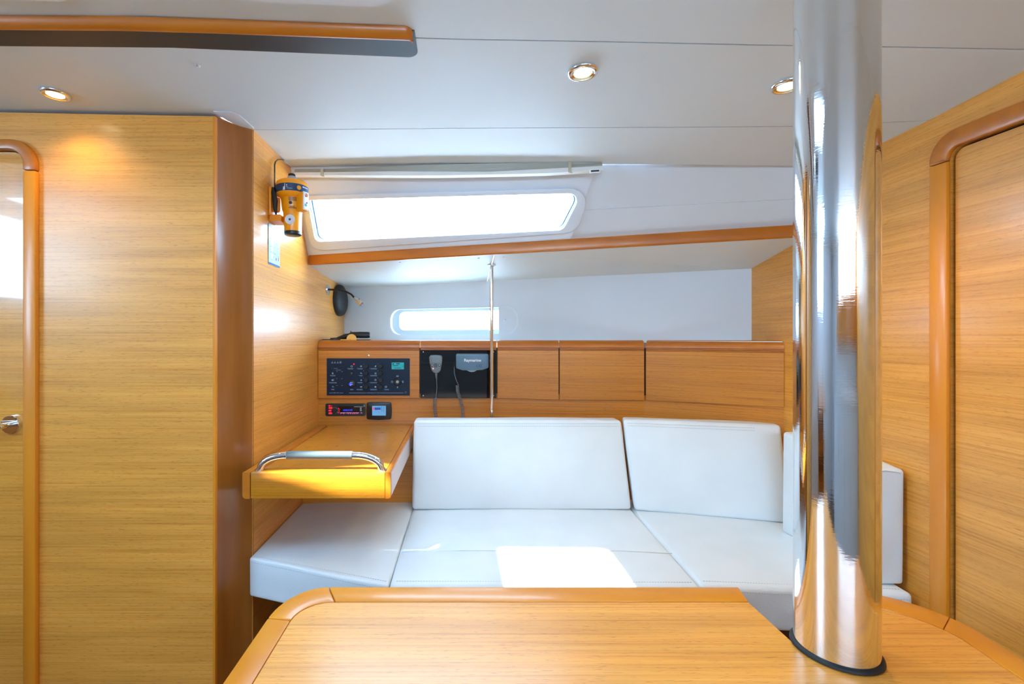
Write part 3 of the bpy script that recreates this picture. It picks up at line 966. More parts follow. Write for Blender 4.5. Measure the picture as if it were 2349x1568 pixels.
# backrests
def back8(bl, br, tl, tr, zb, zt, th):
    """bl, br, tl, tr = (x, y) of the front face bottom/top corners"""
    dx, dy = br[0] - bl[0], br[1] - bl[1]
    l = math.hypot(dx, dy)
    n = (-dy / l * th, dx / l * th)
    f = lambda p, z: V((p[0], p[1], z))
    g = lambda p, z, s=1.0: V((p[0] + n[0] * s, p[1] + n[1] * s, z))
    return [f(bl, zb), f(br, zb), g(bl, zb), g(br, zb), f(tl, zt), f(tr, zt), g(tl, zt, .8), g(tr, zt, .8)]
gB = 'white backrest cushions of the settee'
ZB = ZS1 + 0.003
b_m = cushion('backrest_cushion', back8((-0.1845, 1.80), (0.6635, 1.80), (-0.182, 1.845), (0.639, 1.845), ZB, 0.879, 0.095), 0.012, 0.006,
              'long white leather backrest cushion behind the middle seat, right of the chart table', gB, 4)
b_r = cushion('backrest_cushion', back8((0.6720, 1.795), (1.178, 1.665), (0.648, 1.852), (1.188, 1.725), ZB, 0.882, 0.090), 0.012, 0.006,
              'white leather backrest cushion at the right end, turned along the curved hull', gB, 5)
dashed(b_m, (-0.168, 1.8375, 0.858), (0.627, 1.8375, 0.858), 110)
dashed(b_m, (-0.168, 1.8405, 0.868), (0.627, 1.8405, 0.868), 110)
dashed(b_r, (0.662, 1.841, 0.860), (1.10, 1.738, 0.860), 70)
dashed(b_r, (0.662, 1.843, 0.870), (1.10, 1.740, 0.870), 70)
e8 = [V(p) for p in ((1.108, 1.252, ZB), (1.193, 1.252, ZB), (1.103, 1.60, ZB), (1.203, 1.60, ZB),
                     (1.112, 1.262, 0.848), (1.200, 1.256, 0.848), (1.106, 1.60, 0.885), (1.206, 1.60, 0.885))]
b_e = cushion('backrest_cushion', e8, 0.010, 0.005,
              'short white leather end cushion leaning on the right bulkhead beside the steel pole', gB, 6)
seam(b_e, [V((1.114, 1.2625, 0.840)), V((1.150, 1.2585, 0.8455)), V((1.186, 1.2575, 0.840)), V((1.191, 1.257, 0.80)), V((1.187, 1.2535, 0.57))], 0.0012, M_stitch, 'seam')

# --- chart table
ct = thing('chart_table', (-0.41, 1.7, 0.74), 'wooden chart table on the left bulkhead with a chrome grab handle along its front', 'desk')
ZD, ZD0 = 0.813, 0.737
YF, YB_ = 1.356, 2.10
b = box(-0.5885, -0.2185, YF + 0.050, YB_ - 0.002, ZD - 0.016, ZD, 0.0008, 1)
obj('lid', b, M_vlock, ct)
b = box(-0.5895, -0.2175, YF + 0.045, YB_ - 0.003, ZD0 + 0.004, ZD0 + 0.012)
obj('bottom_panel', b, M_vlock, ct)
# front board
b = box(-0.609, -0.2175, YF, YF + 0.047, ZD0, ZD + 0.0005, 0.003, 2)
obj('front_board', b, M_vlock, ct, smooth=40)
# left side board with ledge strip along the bulkhead
pts = rounded([V((-0.632, YF - 0.001, ZD0)), V((-0.6105, YF - 0.001, ZD0)), V((-0.6105, YF - 0.001, ZD + .001)), V((-0.632, YF - 0.001, ZD + .001))], [0.012, 0.002, 0.002, 0.003], 4)
b = prism(pts, (0, YB_ - YF - 0.003, 0))
obj('side_board', b, M_sol, ct, smooth=40)
b = box(-0.6095, -0.5905, YF + 0.30, 2.06, ZD + 0.002, ZD + 0.010, 0.0015)
obj('ledge_strip', box(-0.611, -0.5895, YF + 0.048, 2.07, ZD0 + .01, ZD + 0.006, 0.0015), M_sol, ct, smooth=40)
b.free()
pts = rounded([V((-0.2165, YF - 0.001, ZD0)), V((-0.201, YF - 0.001, ZD0)), V((-0.201, YF - 0.001, ZD + .001)), V((-0.2165, YF - 0.001, ZD + .001))], [0.001, 0.009, 0.004, 0.001], 4)
b = prism(pts, (0, YB_ - YF - 0.003, 0))
obj('side_board', b, M_sol, ct, smooth=40)
M_lam = plain('pale_laminate', (0.62, 0.52, 0.50), 0.3)
b = box(-0.2008, -0.1998, YF + 0.006, YB_ - 0.04, ZD0 + 0.007, ZD - 0.004)
obj('side_laminate', b, M_lam, ct)
# grab handle
zh = 0.858
yh = YF + 0.022
def hpath():
    p = []
    xl, xr_ = -0.5965, -0.2245
    p.append(V((xl, yh, ZD - 0.004)))
    for k in range(9):
        a = k / 8 * math.pi / 2
        p.append(V((xl + 0.008 + 0.078 * (1 - math.cos(a)) , yh, ZD + 0.006 + (zh - ZD - 0.006) * math.sin(a))))
    q = []
    q.append(V((xr_, yh, ZD - 0.004)))
    for k in range(9):
        a = k / 8 * math.pi / 2
        q.append(V((xr_ - 0.008 - 0.078 * (1 - math.cos(a)), yh, ZD + 0.006 + (zh - ZD - 0.006) * math.sin(a))))
    return p, q[::-1]
pl_, pr_ = hpath()
obj('handle_tube', tube(pl_ + pr_, 0.0105, 16), M_chrome, ct, smooth=60)
hg = obj('handle_grip', tube([V((-0.511, yh, zh)), V((-0.508, yh, zh)), V((-0.5075, yh, zh)), V((-0.318, yh, zh)), V((-0.3165, yh, zh))], [0.0118, 0.0128, 0.0122, 0.0122, 0.0112], 20), M_grip, ct, smooth=60)
b = new()
for k in range(34):
    x = -0.503 + k * 0.0055
    tube([V((x, yh - 0.0045, zh - 0.0115)), V((x + 0.003, yh - 0.002, zh - 0.0125))], 0.0007, 4, True, b)
obj('stitching', b, M_stitch, hg)['kind'] = 'stuff'

# wall under the table at its back (dark, seen between desk and cushion)
struct(obj('trim_8', box(XB + .001, -0.17, 1.893, 1.94, 0.3, 0.738), M_vlock))

# --- dining table
ZT = 0.74
dt = thing('dining_table', (0.25, 0.5, 0.0), 'large glossy oak dining table in the foreground with orange solid wood edging', 'table')
xl, xrr, yf, yn = -0.3165, 0.815, 0.865, 0.22
xs_, slot_r = 0.505, 0.628
pc = V((0.557, 0.692, 0))
rg = 0.0535
bw = 0.049
th = 0.028
# veneered field: polygon inside the border with the slot for the pole
inn_l = xl + 0.040
inner = []
cr = 0.055
for k in range(7):     # far left rounded corner
    a = math.pi - k / 6 * math.pi / 2
    inner.append(V((inn_l + cr + cr * math.cos(a), yf - bw - cr + cr * math.sin(a), 0)))
inner.append(V((xs_, yf - bw, 0)))
inner.append(V((xs_, 0.715, 0)))
# half-round end of the slot hugging the pole
for k in range(1, 12):
    a = math.pi + 0.25 + k / 12 * (math.pi - 0.25)
    inner.append(V((pc.x + (rg + 0.0005) * math.cos(a), pc.y + (rg + .0005) * math.sin(a), 0)))
inner.append(V((slot_r, 0.715, 0)))
inner.append(V((slot_r, yf - bw + 0.0, 0)))
cr2x, cr2y = 0.135, 0.10
for k in range(0, 9):
    a = math.pi / 2 - k / 8 * math.pi / 2
    inner.append(V((xrr - 0.045 - cr2x + cr2x * math.cos(a), yf - bw - cr2y + cr2y * math.sin(a), 0)))
inner.append(V((xrr - 0.078, 0.45, 0)))
inner.append(V((xrr - 0.13, yn, 0)))
inner.append(V((inn_l, yn, 0)))
b = prism([V((p.x, p.y, ZT - th)) for p in inner], (0, 0, th))
obj('tabletop', b, M_vent, dt)
def edge_piece(name, o_pts, i_pts, mat=M_edge):
    b = band([V((p[0], p[1], ZT - th - 0.004)) for p in o_pts], [V((p[0], p[1], ZT - th - 0.004)) for p in i_pts], (0, 0, th + 0.0055), closed=False)
    bevel_sharp(b, 0.0022, 2, 50)
    return obj(name, b, mat, dt, smooth=40)
gp = 0.0008
# left edge
edge_piece('edge_strip', [(xl + .0, yn), (xl, 0.7685 - gp)], [(inn_l - gp, yn), (inn_l - gp, 0.7625 - gp)])
oc, ic = [], []
COx, COy = 0.073, 0.0965
o_c = V((xl + COx, yf - COy))
for k in range(9):
    a = math.pi - k / 8 * math.pi / 2
    oc.append((o_c.x + COx * math.cos(a), o_c.y + COy * math.sin(a)))
    ic.append((inn_l + cr + (cr + gp) * math.cos(a), yf - bw - cr + (cr + gp) * math.sin(a)))
oc = [(xl, 0.7685 + gp)] + oc[1:-1] + [(-0.2435 - gp, yf)]
n_i = len(oc)
def resample(pts, n):
    pts = [V((p[0], p[1], 0)) for p in pts]
    L = [0]
    for a, c in zip(pts, pts[1:]): L.append(L[-1] + (c - a).length)
    out = []
    for k in range(n):
        s = L[-1] * k / (n - 1)
        for j in range(len(L) - 1):
            if s <= L[j + 1] + 1e-9:
                out.append(lerp(pts[j], pts[j + 1], (s - L[j]) / max(1e-9, L[j + 1] - L[j]))); break
    return out
o12 = resample(oc, 13)
i12 = resample([(inn_l - gp, 0.7625 + gp)] + ic + [(-0.2195, yf - bw + gp)], 13)
edge_piece('edge_corner', o12, i12)
edge_piece('edge_strip', [(-0.2435 + gp, yf), (0.516, yf)], [(-0.2195 + 2 * gp, yf - bw + gp), (xs_ + 0.0005, yf - bw + gp)])
# right leaf edging
oc = [(slot_r - .003, yf)]
for k in range(0, 10):
    a = math.pi / 2 - k / 9 * math.pi / 2
    oc.append((xrr - 0.155 + 0.155 * math.cos(a), yf - 0.125 + 0.125 * math.sin(a)))
ic = [(slot_r, yf - bw + gp)]
for k in range(0, 10):
    a = math.pi / 2 - k / 9 * math.pi / 2
    ic.append((xrr - 0.045 - cr2x + (cr2x + gp) * math.cos(a), yf - bw - cr2y + (cr2y + gp) * math.sin(a)))
edge_piece('edge_corner', resample(oc, 17)[:15], resample(ic, 17)[:15])
o2 = resample(oc, 17); i2 = resample(ic, 17)
od = lerp(o2[14], o2[15], 0.03); idd = lerp(i2[14], i2[15], 0.03)
edge_piece('edge_strip', [od, o2[15], o2[16], V((xrr - 0.03, 0.45, 0)), V((xrr - 0.085, yn, 0))], [idd, i2[15], i2[16], V((xrr - 0.078 + gp, 0.45, 0)), V((xrr - 0.13 + gp, yn, 0))])
b = box(-0.05, 0.35, 0.42, 0.62, 0.0, ZT - th - 0.001, 0.01)
obj('pedestal', b, M_ven, dt, smooth=40)

# --- compression post
po = thing('compression_post', (pc.x, pc.y, 0.0), 'thick polished steel pole from ceiling through the dining table', 'post')
zt_ = zc(pc.x, pc.y) - 0.0005
b = tube([V((pc.x, pc.y, 0.001)), V((pc.x, pc.y, 0.9)), V((pc.x, pc.y, zt_))], 0.0515, 96)
obj('tube', b, M_pole, po, smooth=40)
b = lathe([(0.0517, 0.0), (0.0542, 0.0), (0.0562, 0.0012), (0.0558, 0.004), (0.0536, 0.0062), (0.0517, 0.0062)], V((pc.x, pc.y, ZT + 0.0002)), (0, 0, 1), 64, cap=False)
obj('gasket', b, M_rubber, po, smooth=60)
b = lathe([(0.0005, 0.0), (0.0032, 0.0), (0.0032, 0.002), (0.0, 0.003)], at(2016, 1084, 0.663) + V((-0.0, -0.0, 0)), (0.6, -0.8, 0), 10)
obj('rivet', b, M_steel, po, smooth=60)

# --- thin stanchion in front of the lockers
sx, sy = 0.1352, 1.985
zt2 = lerp(trim_bot(sx), soff_back(sx), (sy - trim_bot(sx).y) / (soff_back(sx).y - trim_bot(sx).y)).z
stn = thing('stanchion', (sx, sy, 0.795), 'thin stainless steel stanchion standing in front of the radio locker', 'post')
obj('rod', tube([V((sx, sy, 0.796)), V((sx, sy, zt2 - .001))], 0.0075, 20), M_chrome, stn, smooth=60)
obj('flange', lathe([(0.018, -0.0005), (0.018, -0.003), (0.011, -0.006), (0.0077, -0.007)], V((sx, sy, zt2)), (0, 0, 1), 28), M_chrome, stn, smooth=50)
obj('flange', lathe([(0.018, 0.0), (0.018, 0.003), (0.011, 0.006), (0.0077, 0.007)], V((sx, sy, 0.796)), (0, 0, 1), 28), M_chrome, stn, smooth=50)

# --- overhead grab rail, its shaded recess painted as a flat dark plate
ta, tb_ = ceilpt(0, 34), ceilpt(945, 59)
gr = thing('grab_rail', (-0.6, 0.95, 1.83), 'long solid wood grab rail with flat dark plate painted as its shaded recess across the ceiling', 'grab rail')
xend = tb_.x
slr = (tb_.y - ta.y) / (tb_.x - ta.x)
ry = lambda x: tb_.y + slr * (x - tb_.x)
d_end, d_st = ceilpt(945, 130), ceilpt(0, 104)
sld = (d_end.y - d_st.y) / (d_end.x - d_st.x)
dy_ = lambda x: d_end.y + sld * (x - d_end.x)
def ribbon(x0, x1, prof_fn, n=24):
    """sweep a (y, z) profile along x"""
    b = bmesh.new()
    rows = []
    for k in range(n + 1):
        x = lerp(x0, x1, k / n)
        rows.append([b.verts.new((x + q[2] if len(q) > 2 else x, q[0], q[1])) for q in prof_fn(x, k / n)])
    m = len(rows[0])
    for a, c in zip(rows, rows[1:]):
        for j in range(m):
            b.faces.new((a[j], a[(j + 1) % m], c[(j + 1) % m], c[j]))
    b.faces.new(rows[0][::-1]); b.faces.new(rows[-1])
    return b
def rail_prof(x, t):
    w, d = 0.021, 0.0185
    e = max(0.0, (x - (xend - 0.018)) / 0.018)
    sh = 1 - math.sqrt(max(0.0, 1 - e * e)) if e > 0 else 0
    z = zc(x) - 0.0005
    y = ry(x) + sh * 0.016
    dd = d
    return [(y, z), (y + 0.001, z - dd * 0.35), (y + 0.005, z - dd * 0.75), (y + 0.011, z - dd * 0.97), (y + 0.016 - sh * .006, z - dd), (ry(x) + w - .001, z - dd * 0.93), (ry(x) + w, z - dd * 0.8), (ry(x) + w, z)]
xs_r = [-1.9, -1.4, -1.0, -0.7, -0.5, -0.35, -0.2, xend - 0.03] + [xend - 0.018 + 0.018 * k / 6 for k in range(7)]
b = bmesh.new()
rows = []
for x in xs_r:
    rows.append([b.verts.new((x, q[0], q[1])) for q in rail_prof(x, 0)])
for a, c in zip(rows, rows[1:]):
    for j in range(8):
        b.faces.new((a[j], a[(j + 1) % 8], c[(j + 1) % 8], c[j]))
b.faces.new(rows[0][::-1]); b.faces.new(rows[-1])
obj('rail', b, M_sol, gr, smooth=60)
b = bmesh.new()
rows = []
xe = xend + 0.004
for x in [-1.9, -1.5, -1.2, -1.0, -0.85, -0.7, XB, -0.5, -0.4, -0.3, -0.2] + [xe - 0.024 + 0.024 * math.sin(k / 8 * math.pi / 2) for k in range(9)]:
    e_ = max(0.0, (x - (xe - 0.024)) / 0.024)
    yf_ = dy_(x) - 0.024 * (1 - math.sqrt(max(0.0, 1 - e_ * e_)))
    yn_ = ry(x) + 0.012
    zz = [zc(x, yn_) - 0.0016, zc(x, yf_) - 0.0016]
    rows.append([b.verts.new(q) for q in ((x, yn_, zz[0]), (x, yf_, zz[1]), (x, yf_, zz[1] + .0013), (x, yn_, zz[0] + .0013))])
for a_, c_ in zip(rows, rows[1:]):
    for j in range(4):
        b.faces.new((a_[j], a_[(j + 1) % 4], c_[(j + 1) % 4], c_[j]))
b.faces.new(rows[0][::-1]); b.faces.new(rows[-1])
obj('recess_shade', b, M_shade, gr)  # flat plate under the ceiling, the recess's shade put into its dark colour

# --- ceiling lamps
def downlight(px, py, label, power, tilt=(0, 0)):
    p = ceilpt(px, py)
    t = thing('ceiling_lamp', (p.x, p.y, p.z), label, 'lamp', 'round chrome ceiling downlights')
    ax = V((tilt[0], tilt[1], -1)).normalized()
    obj('bezel', lathe([(0.026, 0.0), (0.0335, 0.0), (0.0345, 0.002), (0.0335, 0.006), (0.031, 0.0085), (0.0275, 0.0090), (0.0255, 0.008)], p, ax, 48, cap=False), M_chrome, t, smooth=60)
    obj('reflector', lathe([(0.0262, 0.0078), (0.020, 0.0060)], p, ax, 48, cap=False), M_lampw, t, smooth=60)
    obj('lens', lathe([(0.0208, 0.0050), (0.018, 0.0066), (0.0, 0.0072)], p, ax, 32), M_lamp, t, smooth=60)
    d = bpy.data.lights.new('lamp_glow', 'SPOT')
    d.energy = power
    d.color = (1.0, 0.74, 0.40)
    d.spot_size = math.radians(140)
    d.spot_blend = 0.8
    d.shadow_soft_size = 0.018
    o = bpy.data.objects.new('lamp_glow', d)
    o.location = ax * 0.028
    o.rotation_euler = (0, 0, 0)
    o.parent = t
    C.objects.link(o)
    return t
downlight(127, 213, 'round chrome downlight in the ceiling above the left door', 1.8)
downlight(1337, 162, 'round chrome downlight in the middle of the ceiling above the settee', 4.0)
downlight(1806, 193, 'round chrome downlight half hidden by the steel pole', 8.0)
# small snap cap on the ceiling
p = ceilpt(452, 150)
cap = obj('snap_cap', lathe([(0.0075, 0), (0.007, 0.002), (0.004, 0.0035), (0, 0.004)], p, (0, 0, -1), 20), M_gel, smooth=60)
tag(cap, 'tiny white snap cap on the ceiling below the grab rail', 'cap')

# --- pleated blind, stowed along the top of the window
bl = thing('pleated_blind', (-0.05, 1.65, 1.79), 'cream pleated blind folded up along the top of the saloon window', 'blind')
def bpt(px, py, y_off=0.0):
    """on the ceiling-edge line"""
    x = (px - PX0) / FPX * 1.66
    for _ in range(20):
        y = edge3(x) - 0.012 + y_off
        x = (px - PX0) / FPX * y
    return at(px, py, y)
top_px = [(676, 388), (780, 386.5), (900, 381), (1000, 377.5), (1120, 374.5), (1250, 372), (1381, 371)]
bot_px = [(676, 396), (780, 395), (900, 393.5), (1000, 394), (1120, 394.5), (1250, 388), (1381, 381)]
rb_px = [(676, 403), (780, 403), (900, 403.5), (1000, 403.5), (1120, 401.5), (1250, 398.5), (1381, 391)]
NPL = 9
for k in range(NPL):
    b = bmesh.new()
    rows = []
    for j, ((ax_, ay), (bx_, by)) in enumerate(zip(top_px, bot_px)):
        for s in (0,):
            p0 = bpt(ax_, ay + (by - ay) * (k + 0.08) / NPL); p1 = bpt(ax_, ay + (by - ay) * (k + 0.92) / NPL)
            wv = 0.0018 * math.sin(j * 1.9 + k * 1.3)
            pm = (p0 + p1) / 2 + V((0, -0.004 + wv, 0))
            rows.append([b.verts.new(q) for q in (p0, pm, p1, p1 + V((0, 0.022, 0)), p0 + V((0, 0.022, 0)))])
    for a, c in zip(rows, rows[1:]):
        for j in range(5):
            b.faces.new((a[j], a[(j + 1) % 5], c[(j + 1) % 5], c[j]))
    b.faces.new(rows[0][::-1]); b.faces.new(rows[-1])
    obj('pleat', b, M_blind, bl)
b = bmesh.new()
rows = []
for (ax_, ay), (bx_, by) in zip(bot_px, rb_px):
    p0 = bpt(ax_, ay + 0.3); p1 = bpt(ax_, by)
    f = V((0, -0.005, 0)); k_ = V((0, 0.022, 0))
    rows.append([b.verts.new(q) for q in (p0 + f, p1 + f, p1 + k_, p0 + k_)])
for a, c in zip(rows, rows[1:]):
    for j in range(4):
        b.faces.new((a[j], a[(j + 1) % 4], c[(j + 1) % 4], c[j]))
b.faces.new(rows[0][::-1]); b.faces.new(rows[-1])
obj('bottom_rail', b, M_blindr, bl)
for px in (738, 1307):
    t0 = interp(px, top_px); t1 = interp(px, rb_px)
    q = [bpt(px - 3.5, t0 - 0.5, -.007), bpt(px + 3.5, t0 - 0.5, -.007), bpt(px + 4, t1 - 2, -.009), bpt(px + 7, t1 + 1.5, -.009), bpt(px + 1, t1 + 1, -.008), bpt(px - 3, t1 - 1, -.008)]
    obj('clip', prism(q, (0, 0.003, 0)), M_clip, bl)
q = rounded([bpt(1353, 388.5, -.012), bpt(1376, 387.5, -.012), bpt(1376, 395.5, -.012), bpt(1354, 397, -.012)], 0.002, 3)
tg = obj('maker_tag', prism(q, (0, 0.004, 0)), M_white, bl)
q = [bpt(1355.5, 390.3, -.0125), bpt(1374.5, 389.2, -.0125), bpt(1374.5, 392.9, -.0125), bpt(1356, 394.2, -.0125)]
obj('tag_print', prism(q, (0, 0.0004, 0)), M_black, tg)

# ================================================================== LOCKERS
def LP(x, z, d=0.0):
    """point on the locker front line, d in front of it"""
    return V((x, LY(x) - d, z))
def PXL(px, py=780):
    """x on the locker front for a pixel column"""
    x = (px - PX0) / FPX * 2.0
    for _ in range(40):
        x = 0.5 * x + 0.5 * (px - PX0) / FPX * LY(x)
    return x
def locker(pxa, pxb, zb_a, zb_b, label, door=True):
    xa, xb = PXL(pxa), PXL(pxb)
    t = thing('locker', ((xa + xb) / 2, (LY(xa) + LY(xb)) / 2, 0.935), label, 'locker', 'row of wooden wall lockers')
    A, B = V((xa, LY(xa), 0)), V((xb, LY(xb), 0))
    dirv = (B - A).normalized()
    nrm = V((dirv.y, -dirv.x, 0))          # to the cabin
    if nrm.y > 0: nrm = -nrm
    back = -nrm
    ZN, ZT_ = 1.1515, 1.1965
    def P(base, off, z): return V((base.x, base.y, 0)) + back * off + V((0, 0, z))
    if door:
        b = add_hexa(new(), [P(A, 0, zb_a), P(B, 0, zb_b), P(A, .012, zb_a), P(B, .012, zb_b), P(A, 0, ZN - .001), P(B, 0, ZN - .001), P(A, .012, ZN - .001), P(B, .012, ZN - .001)], 0.0012, 1)
        obj('door', b, M_vlock, t)
    # two fine beads, then the rounded nosing
    for z0_, z1_ in ((ZN, ZN + .0045), (ZN + .006, ZN + .0105)):
        b = add_hexa(new(), [P(A, 0, z0_), P(B, 0, z0_), P(A, .012, z0_), P(B, .012, z0_), P(A, 0, z1_), P(B, 0, z1_), P(A, .012, z1_), P(B, .012, z1_)], 0.0012, 2)
        obj('bead', b, M_sol, t)
    prf = [(0.0, ZN + .012)]
    R = ZT_ - ZN - .012
    for k in range(7):
        a = k / 6 * math.pi / 2
        prf.append((R * 0.9 * (1 - math.cos(a)), ZN + .012 + R * math.sin(a)))
    prf += [(0.06, ZT_), (0.06, ZN + .012)]
    b = bmesh.new()
    r0 = [b.verts.new(P(A, o_, z)) for o_, z in prf]
    r1 = [b.verts.new(P(B, o_, z)) for o_, z in prf]
    for j in range(len(prf)):
        k = (j + 1) % len(prf)
        b.faces.new((r0[j], r0[k], r1[k], r1[j]))
    b.faces.new(r0); b.faces.new(r1[::-1])
    obj('nosing', b, M_sol, t, smooth=40)
    return t
zL = 0.9355
lk1 = locker(729.5, 962, zL, zL, 'wooden locker at the left end holding the electrical switch panel')
lk2 = locker(964.5, 1138.5, zL, zL, 'wooden nosed locker with the black glass radio fascia, second from left', door=False)
lk3 = locker(1141, 1281.5, zL, 0.9325, 'narrow plain wooden locker just right of the black radio fascia')
lk4 = locker(1284, 1478, 0.932, 0.9355, 'medium plain wooden locker, second from the right in the row')
lk5 = locker(1481.5, 1799, 0.9355, 0.9475, 'widest plain wooden locker at the right end of the row')
# black fascia of the radio locker
xa, xb = PXL(964.5), PXL(1138.5)
fz0, fz1 = zL, 1.1505
obj('black_fascia', box(xa, xb, 2.1, 2.1115, fz0, fz1, 0.0008, 1), M_blackgloss, lk2)
for px, py in ((971, 807), (1132, 807), (971, 907), (1132, 907)):
    obj('screw', lathe([(0.0028, 0), (0.0022, 0.0015), (0, 0.002)], at(px, py, 2.1), (0, -1, 0), 10), M_steel, lk2, smooth=50)
Y1 = 2.1
obj('lock_button', lathe([(0.005, 0.0), (0.005, 0.003), (0.0035, 0.004), (0.0, 0.0035)], at(845.5, 815, Y1), (0, -1, 0), 16), M_steel, lk1, smooth=50)

# --- electrical panel
def R2(t, name, px0, py0, px1, py1, y, d, mat, parent=None, rad=0.0):
    p = [at(px0, py0, y), at(px1, py0, y), at(px1, py1, y), at(px0, py1, y)]
    if rad: p = rounded(p, rad, 4)
    return obj(name, prism(p, (0, d, 0)), mat, parent or t)
ep = thing('electrical_panel', at(845, 906, Y1), 'dark blue electrical switch panel with knobs and a teal display on the left locker', 'control panel')
R2(ep, 'face_plate', 750, 821.5, 940, 906.5, Y1 - 0.0005, -0.003, M_panelblue)
yP = Y1 - 0.0036
def U(u, v): return (740 + u / 9.8, 810 + v / 9.8)
def disc(name, u, v, r, mat, h, parent, y=yP):
    px, py = U(u, v)
    p = at(px, py, y)
    rr = r / 9.8 / FPX * y
    return obj(name, lathe([(rr, 0.0), (rr, h * 0.75), (rr * 0.88, h), (0, h)], p, (0, -1, 0), 24), mat, parent, smooth=40)
for u in (982, 1305):
    for v in (290, 445, 602, 760):
        disc('rotary_switch', u, v, 52, M_knob, 0.006, ep)
        disc('indicator_dot', u - 62, v - 50, 5, M_print, 0.0006, ep)
disc('key_switch', 655, 445, 42, M_knob, 0.005, ep)
obj('key_slot', box(at(740 + 662 / 9.8, 0, yP).x - .0009, at(740 + 662 / 9.8, 0, yP).x + .0012, yP - .0065, yP - .005, at(0, 810 + 455 / 9.8, yP).z, at(0, 810 + 432 / 9.8, yP).z), M_print, ep)
sk = disc('power_socket', 655, 690, 85, M_knob, 0.005, ep)
yq = yP - 0.0051
disc('socket_glow', 625, 695, 36, M_ledb, 0.0006, ep, yq)
for (a, c, d_, e) in ((622, 648, 682, 664), (618, 685, 640, 728), (645, 690, 684, 706)):
    p0, p1 = U(a, c), U(d_, e)
    R2(ep, 'socket_print', p0[0], p0[1], p1[0], p1[1], yq - 0.0007, -0.0003, M_print)
disc('status_light', 705, 242, 15, M_red, 0.003, ep)
disc('battery_switch', 1685, 637, 82, M_knob, 0.007, ep)
disc('switch_centre', 1683, 640, 34, M_grey, 0.002, ep, yP - 0.007)
p0, p1 = U(1538, 192), U(1840, 372)
R2(ep, 'display_bezel', *p0, *p1, yP, -0.002, M_knob, rad=0.002)
p0, p1 = U(1552, 206), U(1828, 358)
dsp = R2(ep, 'display', *p0, *p1, yP - .0022, -0.0006, M_lcd, rad=0.001)
for (a, c, d_, e) in ((1572, 224, 1604, 252), (1655, 222, 1735, 246), (1575, 268, 1698, 282), (1612, 322, 1762, 334), (1800, 280, 1812, 305)):
    p0, p1 = U(a, c), U(d_, e)
    R2(ep, 'display_segment', *p0, *p1, yP - .003, -0.0003, M_lcdd, dsp)
# printed symbols: warning triangles, icons, line captions
b = new()
def pr_rect(a, c, d_, e):
    p0, p1 = U(a, c), U(d_, e)
    prism([at(p0[0], p0[1], yP), at(p1[0], p0[1], yP), at(p1[0], p1[1], yP), at(p0[0], p1[1], yP)], (0, -0.0004, 0), bm=b)
def pr_poly(pts):
    prism([at(*U(a, c), yP) for a, c in pts], (0, -0.0004, 0), bm=b)
def pr_ring(u, v, r, w):
    n = 14
    o_ = [at(*U(u + r * math.cos(k * 2 * math.pi / n), v + r * math.sin(k * 2 * math.pi / n)), yP) for k in range(n)]
    i_ = [at(*U(u + (r - w) * math.cos(k * 2 * math.pi / n), v + (r - w) * math.sin(k * 2 * math.pi / n)), yP) for k in range(n)]
    band(o_, i_, (0, -0.0004, 0), bm=b)
def pr_tri(u, v, s, w):
    o_ = [at(*U(u + s * x, v + s * y), yP) for x, y in ((0, -1), (1, .9), (-1, .9))]
    i_ = [at(*U(u + (s - w * 1.6) * x, v + 2 + (s - w * 1.6) * y), yP) for x, y in ((0, -1), (1, .9), (-1, .9))]
    band(o_, i_, (0, -0.0004, 0), bm=b)
for u in (218, 278, 342):
    pr_tri(u, 203, 22, 5)
    pr_rect(u - 3, 200, u + 3, 215)
pr_rect(385, 182, 420, 190); pr_rect(385, 214, 420, 222); pr_rect(385, 182, 393, 222); pr_rect(412, 182, 420, 222); pr_rect(398, 198, 407, 206)
def caption(u0, u1, v, rows=2, gap=14, h=7, right=True):
    rnd = random.Random(int(u0 * 7 + v))
    for r_ in range(rows):
        a = u0 + (0 if r_ == 0 else rnd.uniform(5, 30)) if right else u0
        c = u1
        x = a
        while x < c - 4:
            w = rnd.uniform(5, 11)
            pr_rect(x, v + r_ * gap, min(x + w, c), v + r_ * gap + h)
            x += w + 3
caption(250, 345, 336, 1); caption(300, 420, 373, 1); pr_rect(206, 338, 212, 346); pr_rect(250, 375, 254, 382)
for v in (406, 562, 720):
    caption(310, 335, v, 1); caption(424, 452, v, 1)
caption(165, 295, 492); caption(140, 318, 650); caption(186, 270, 802)
caption(555, 690, 336); caption(615, 690, 804)
for v, w in ((336, 130), (492, 95), (648, 125), (804, 135)):
    caption(900 - w, 900, v)
for v, w in ((336, 165), (492, 158), (648, 165), (804, 155)):
    caption(1225 - w, 1225, v)
caption(1384, 1495, 804)
pr_rect(212, 430, 240, 465); pr_rect(232, 460, 246, 470)
pr_rect(203, 585, 240, 618); pr_rect(247, 575, 256, 590); pr_rect(247, 600, 256, 618)
pr_ring(228, 748, 16, 6); pr_rect(238, 755, 252, 765)
pr_ring(655, 290, 22, 8); pr_rect(627, 286, 634, 294); pr_rect(676, 286, 684, 294)
pr_poly([(866, 268), (890, 290), (866, 312), (842, 290)])
pr_poly([(845, 440), (862, 430), (890, 455), (870, 460), (852, 450)])
pr_poly([(866, 580), (890, 612), (872, 612), (852, 622), (855, 600)])
pr_poly([(845, 742), (888, 742), (888, 756), (866, 772), (850, 760)])
pr_poly([(1195, 268), (1212, 280), (1186, 312), (1168, 298)])
pr_rect(1168, 455, 1214, 468); pr_rect(1175, 432, 1190, 448); pr_rect(1196, 430, 1212, 440)
pr_ring(1188, 598, 22, 7); pr_rect(1178, 592, 1198, 600)
pr_poly([(1188, 730), (1208, 745), (1206, 770), (1170, 770), (1168, 745)])
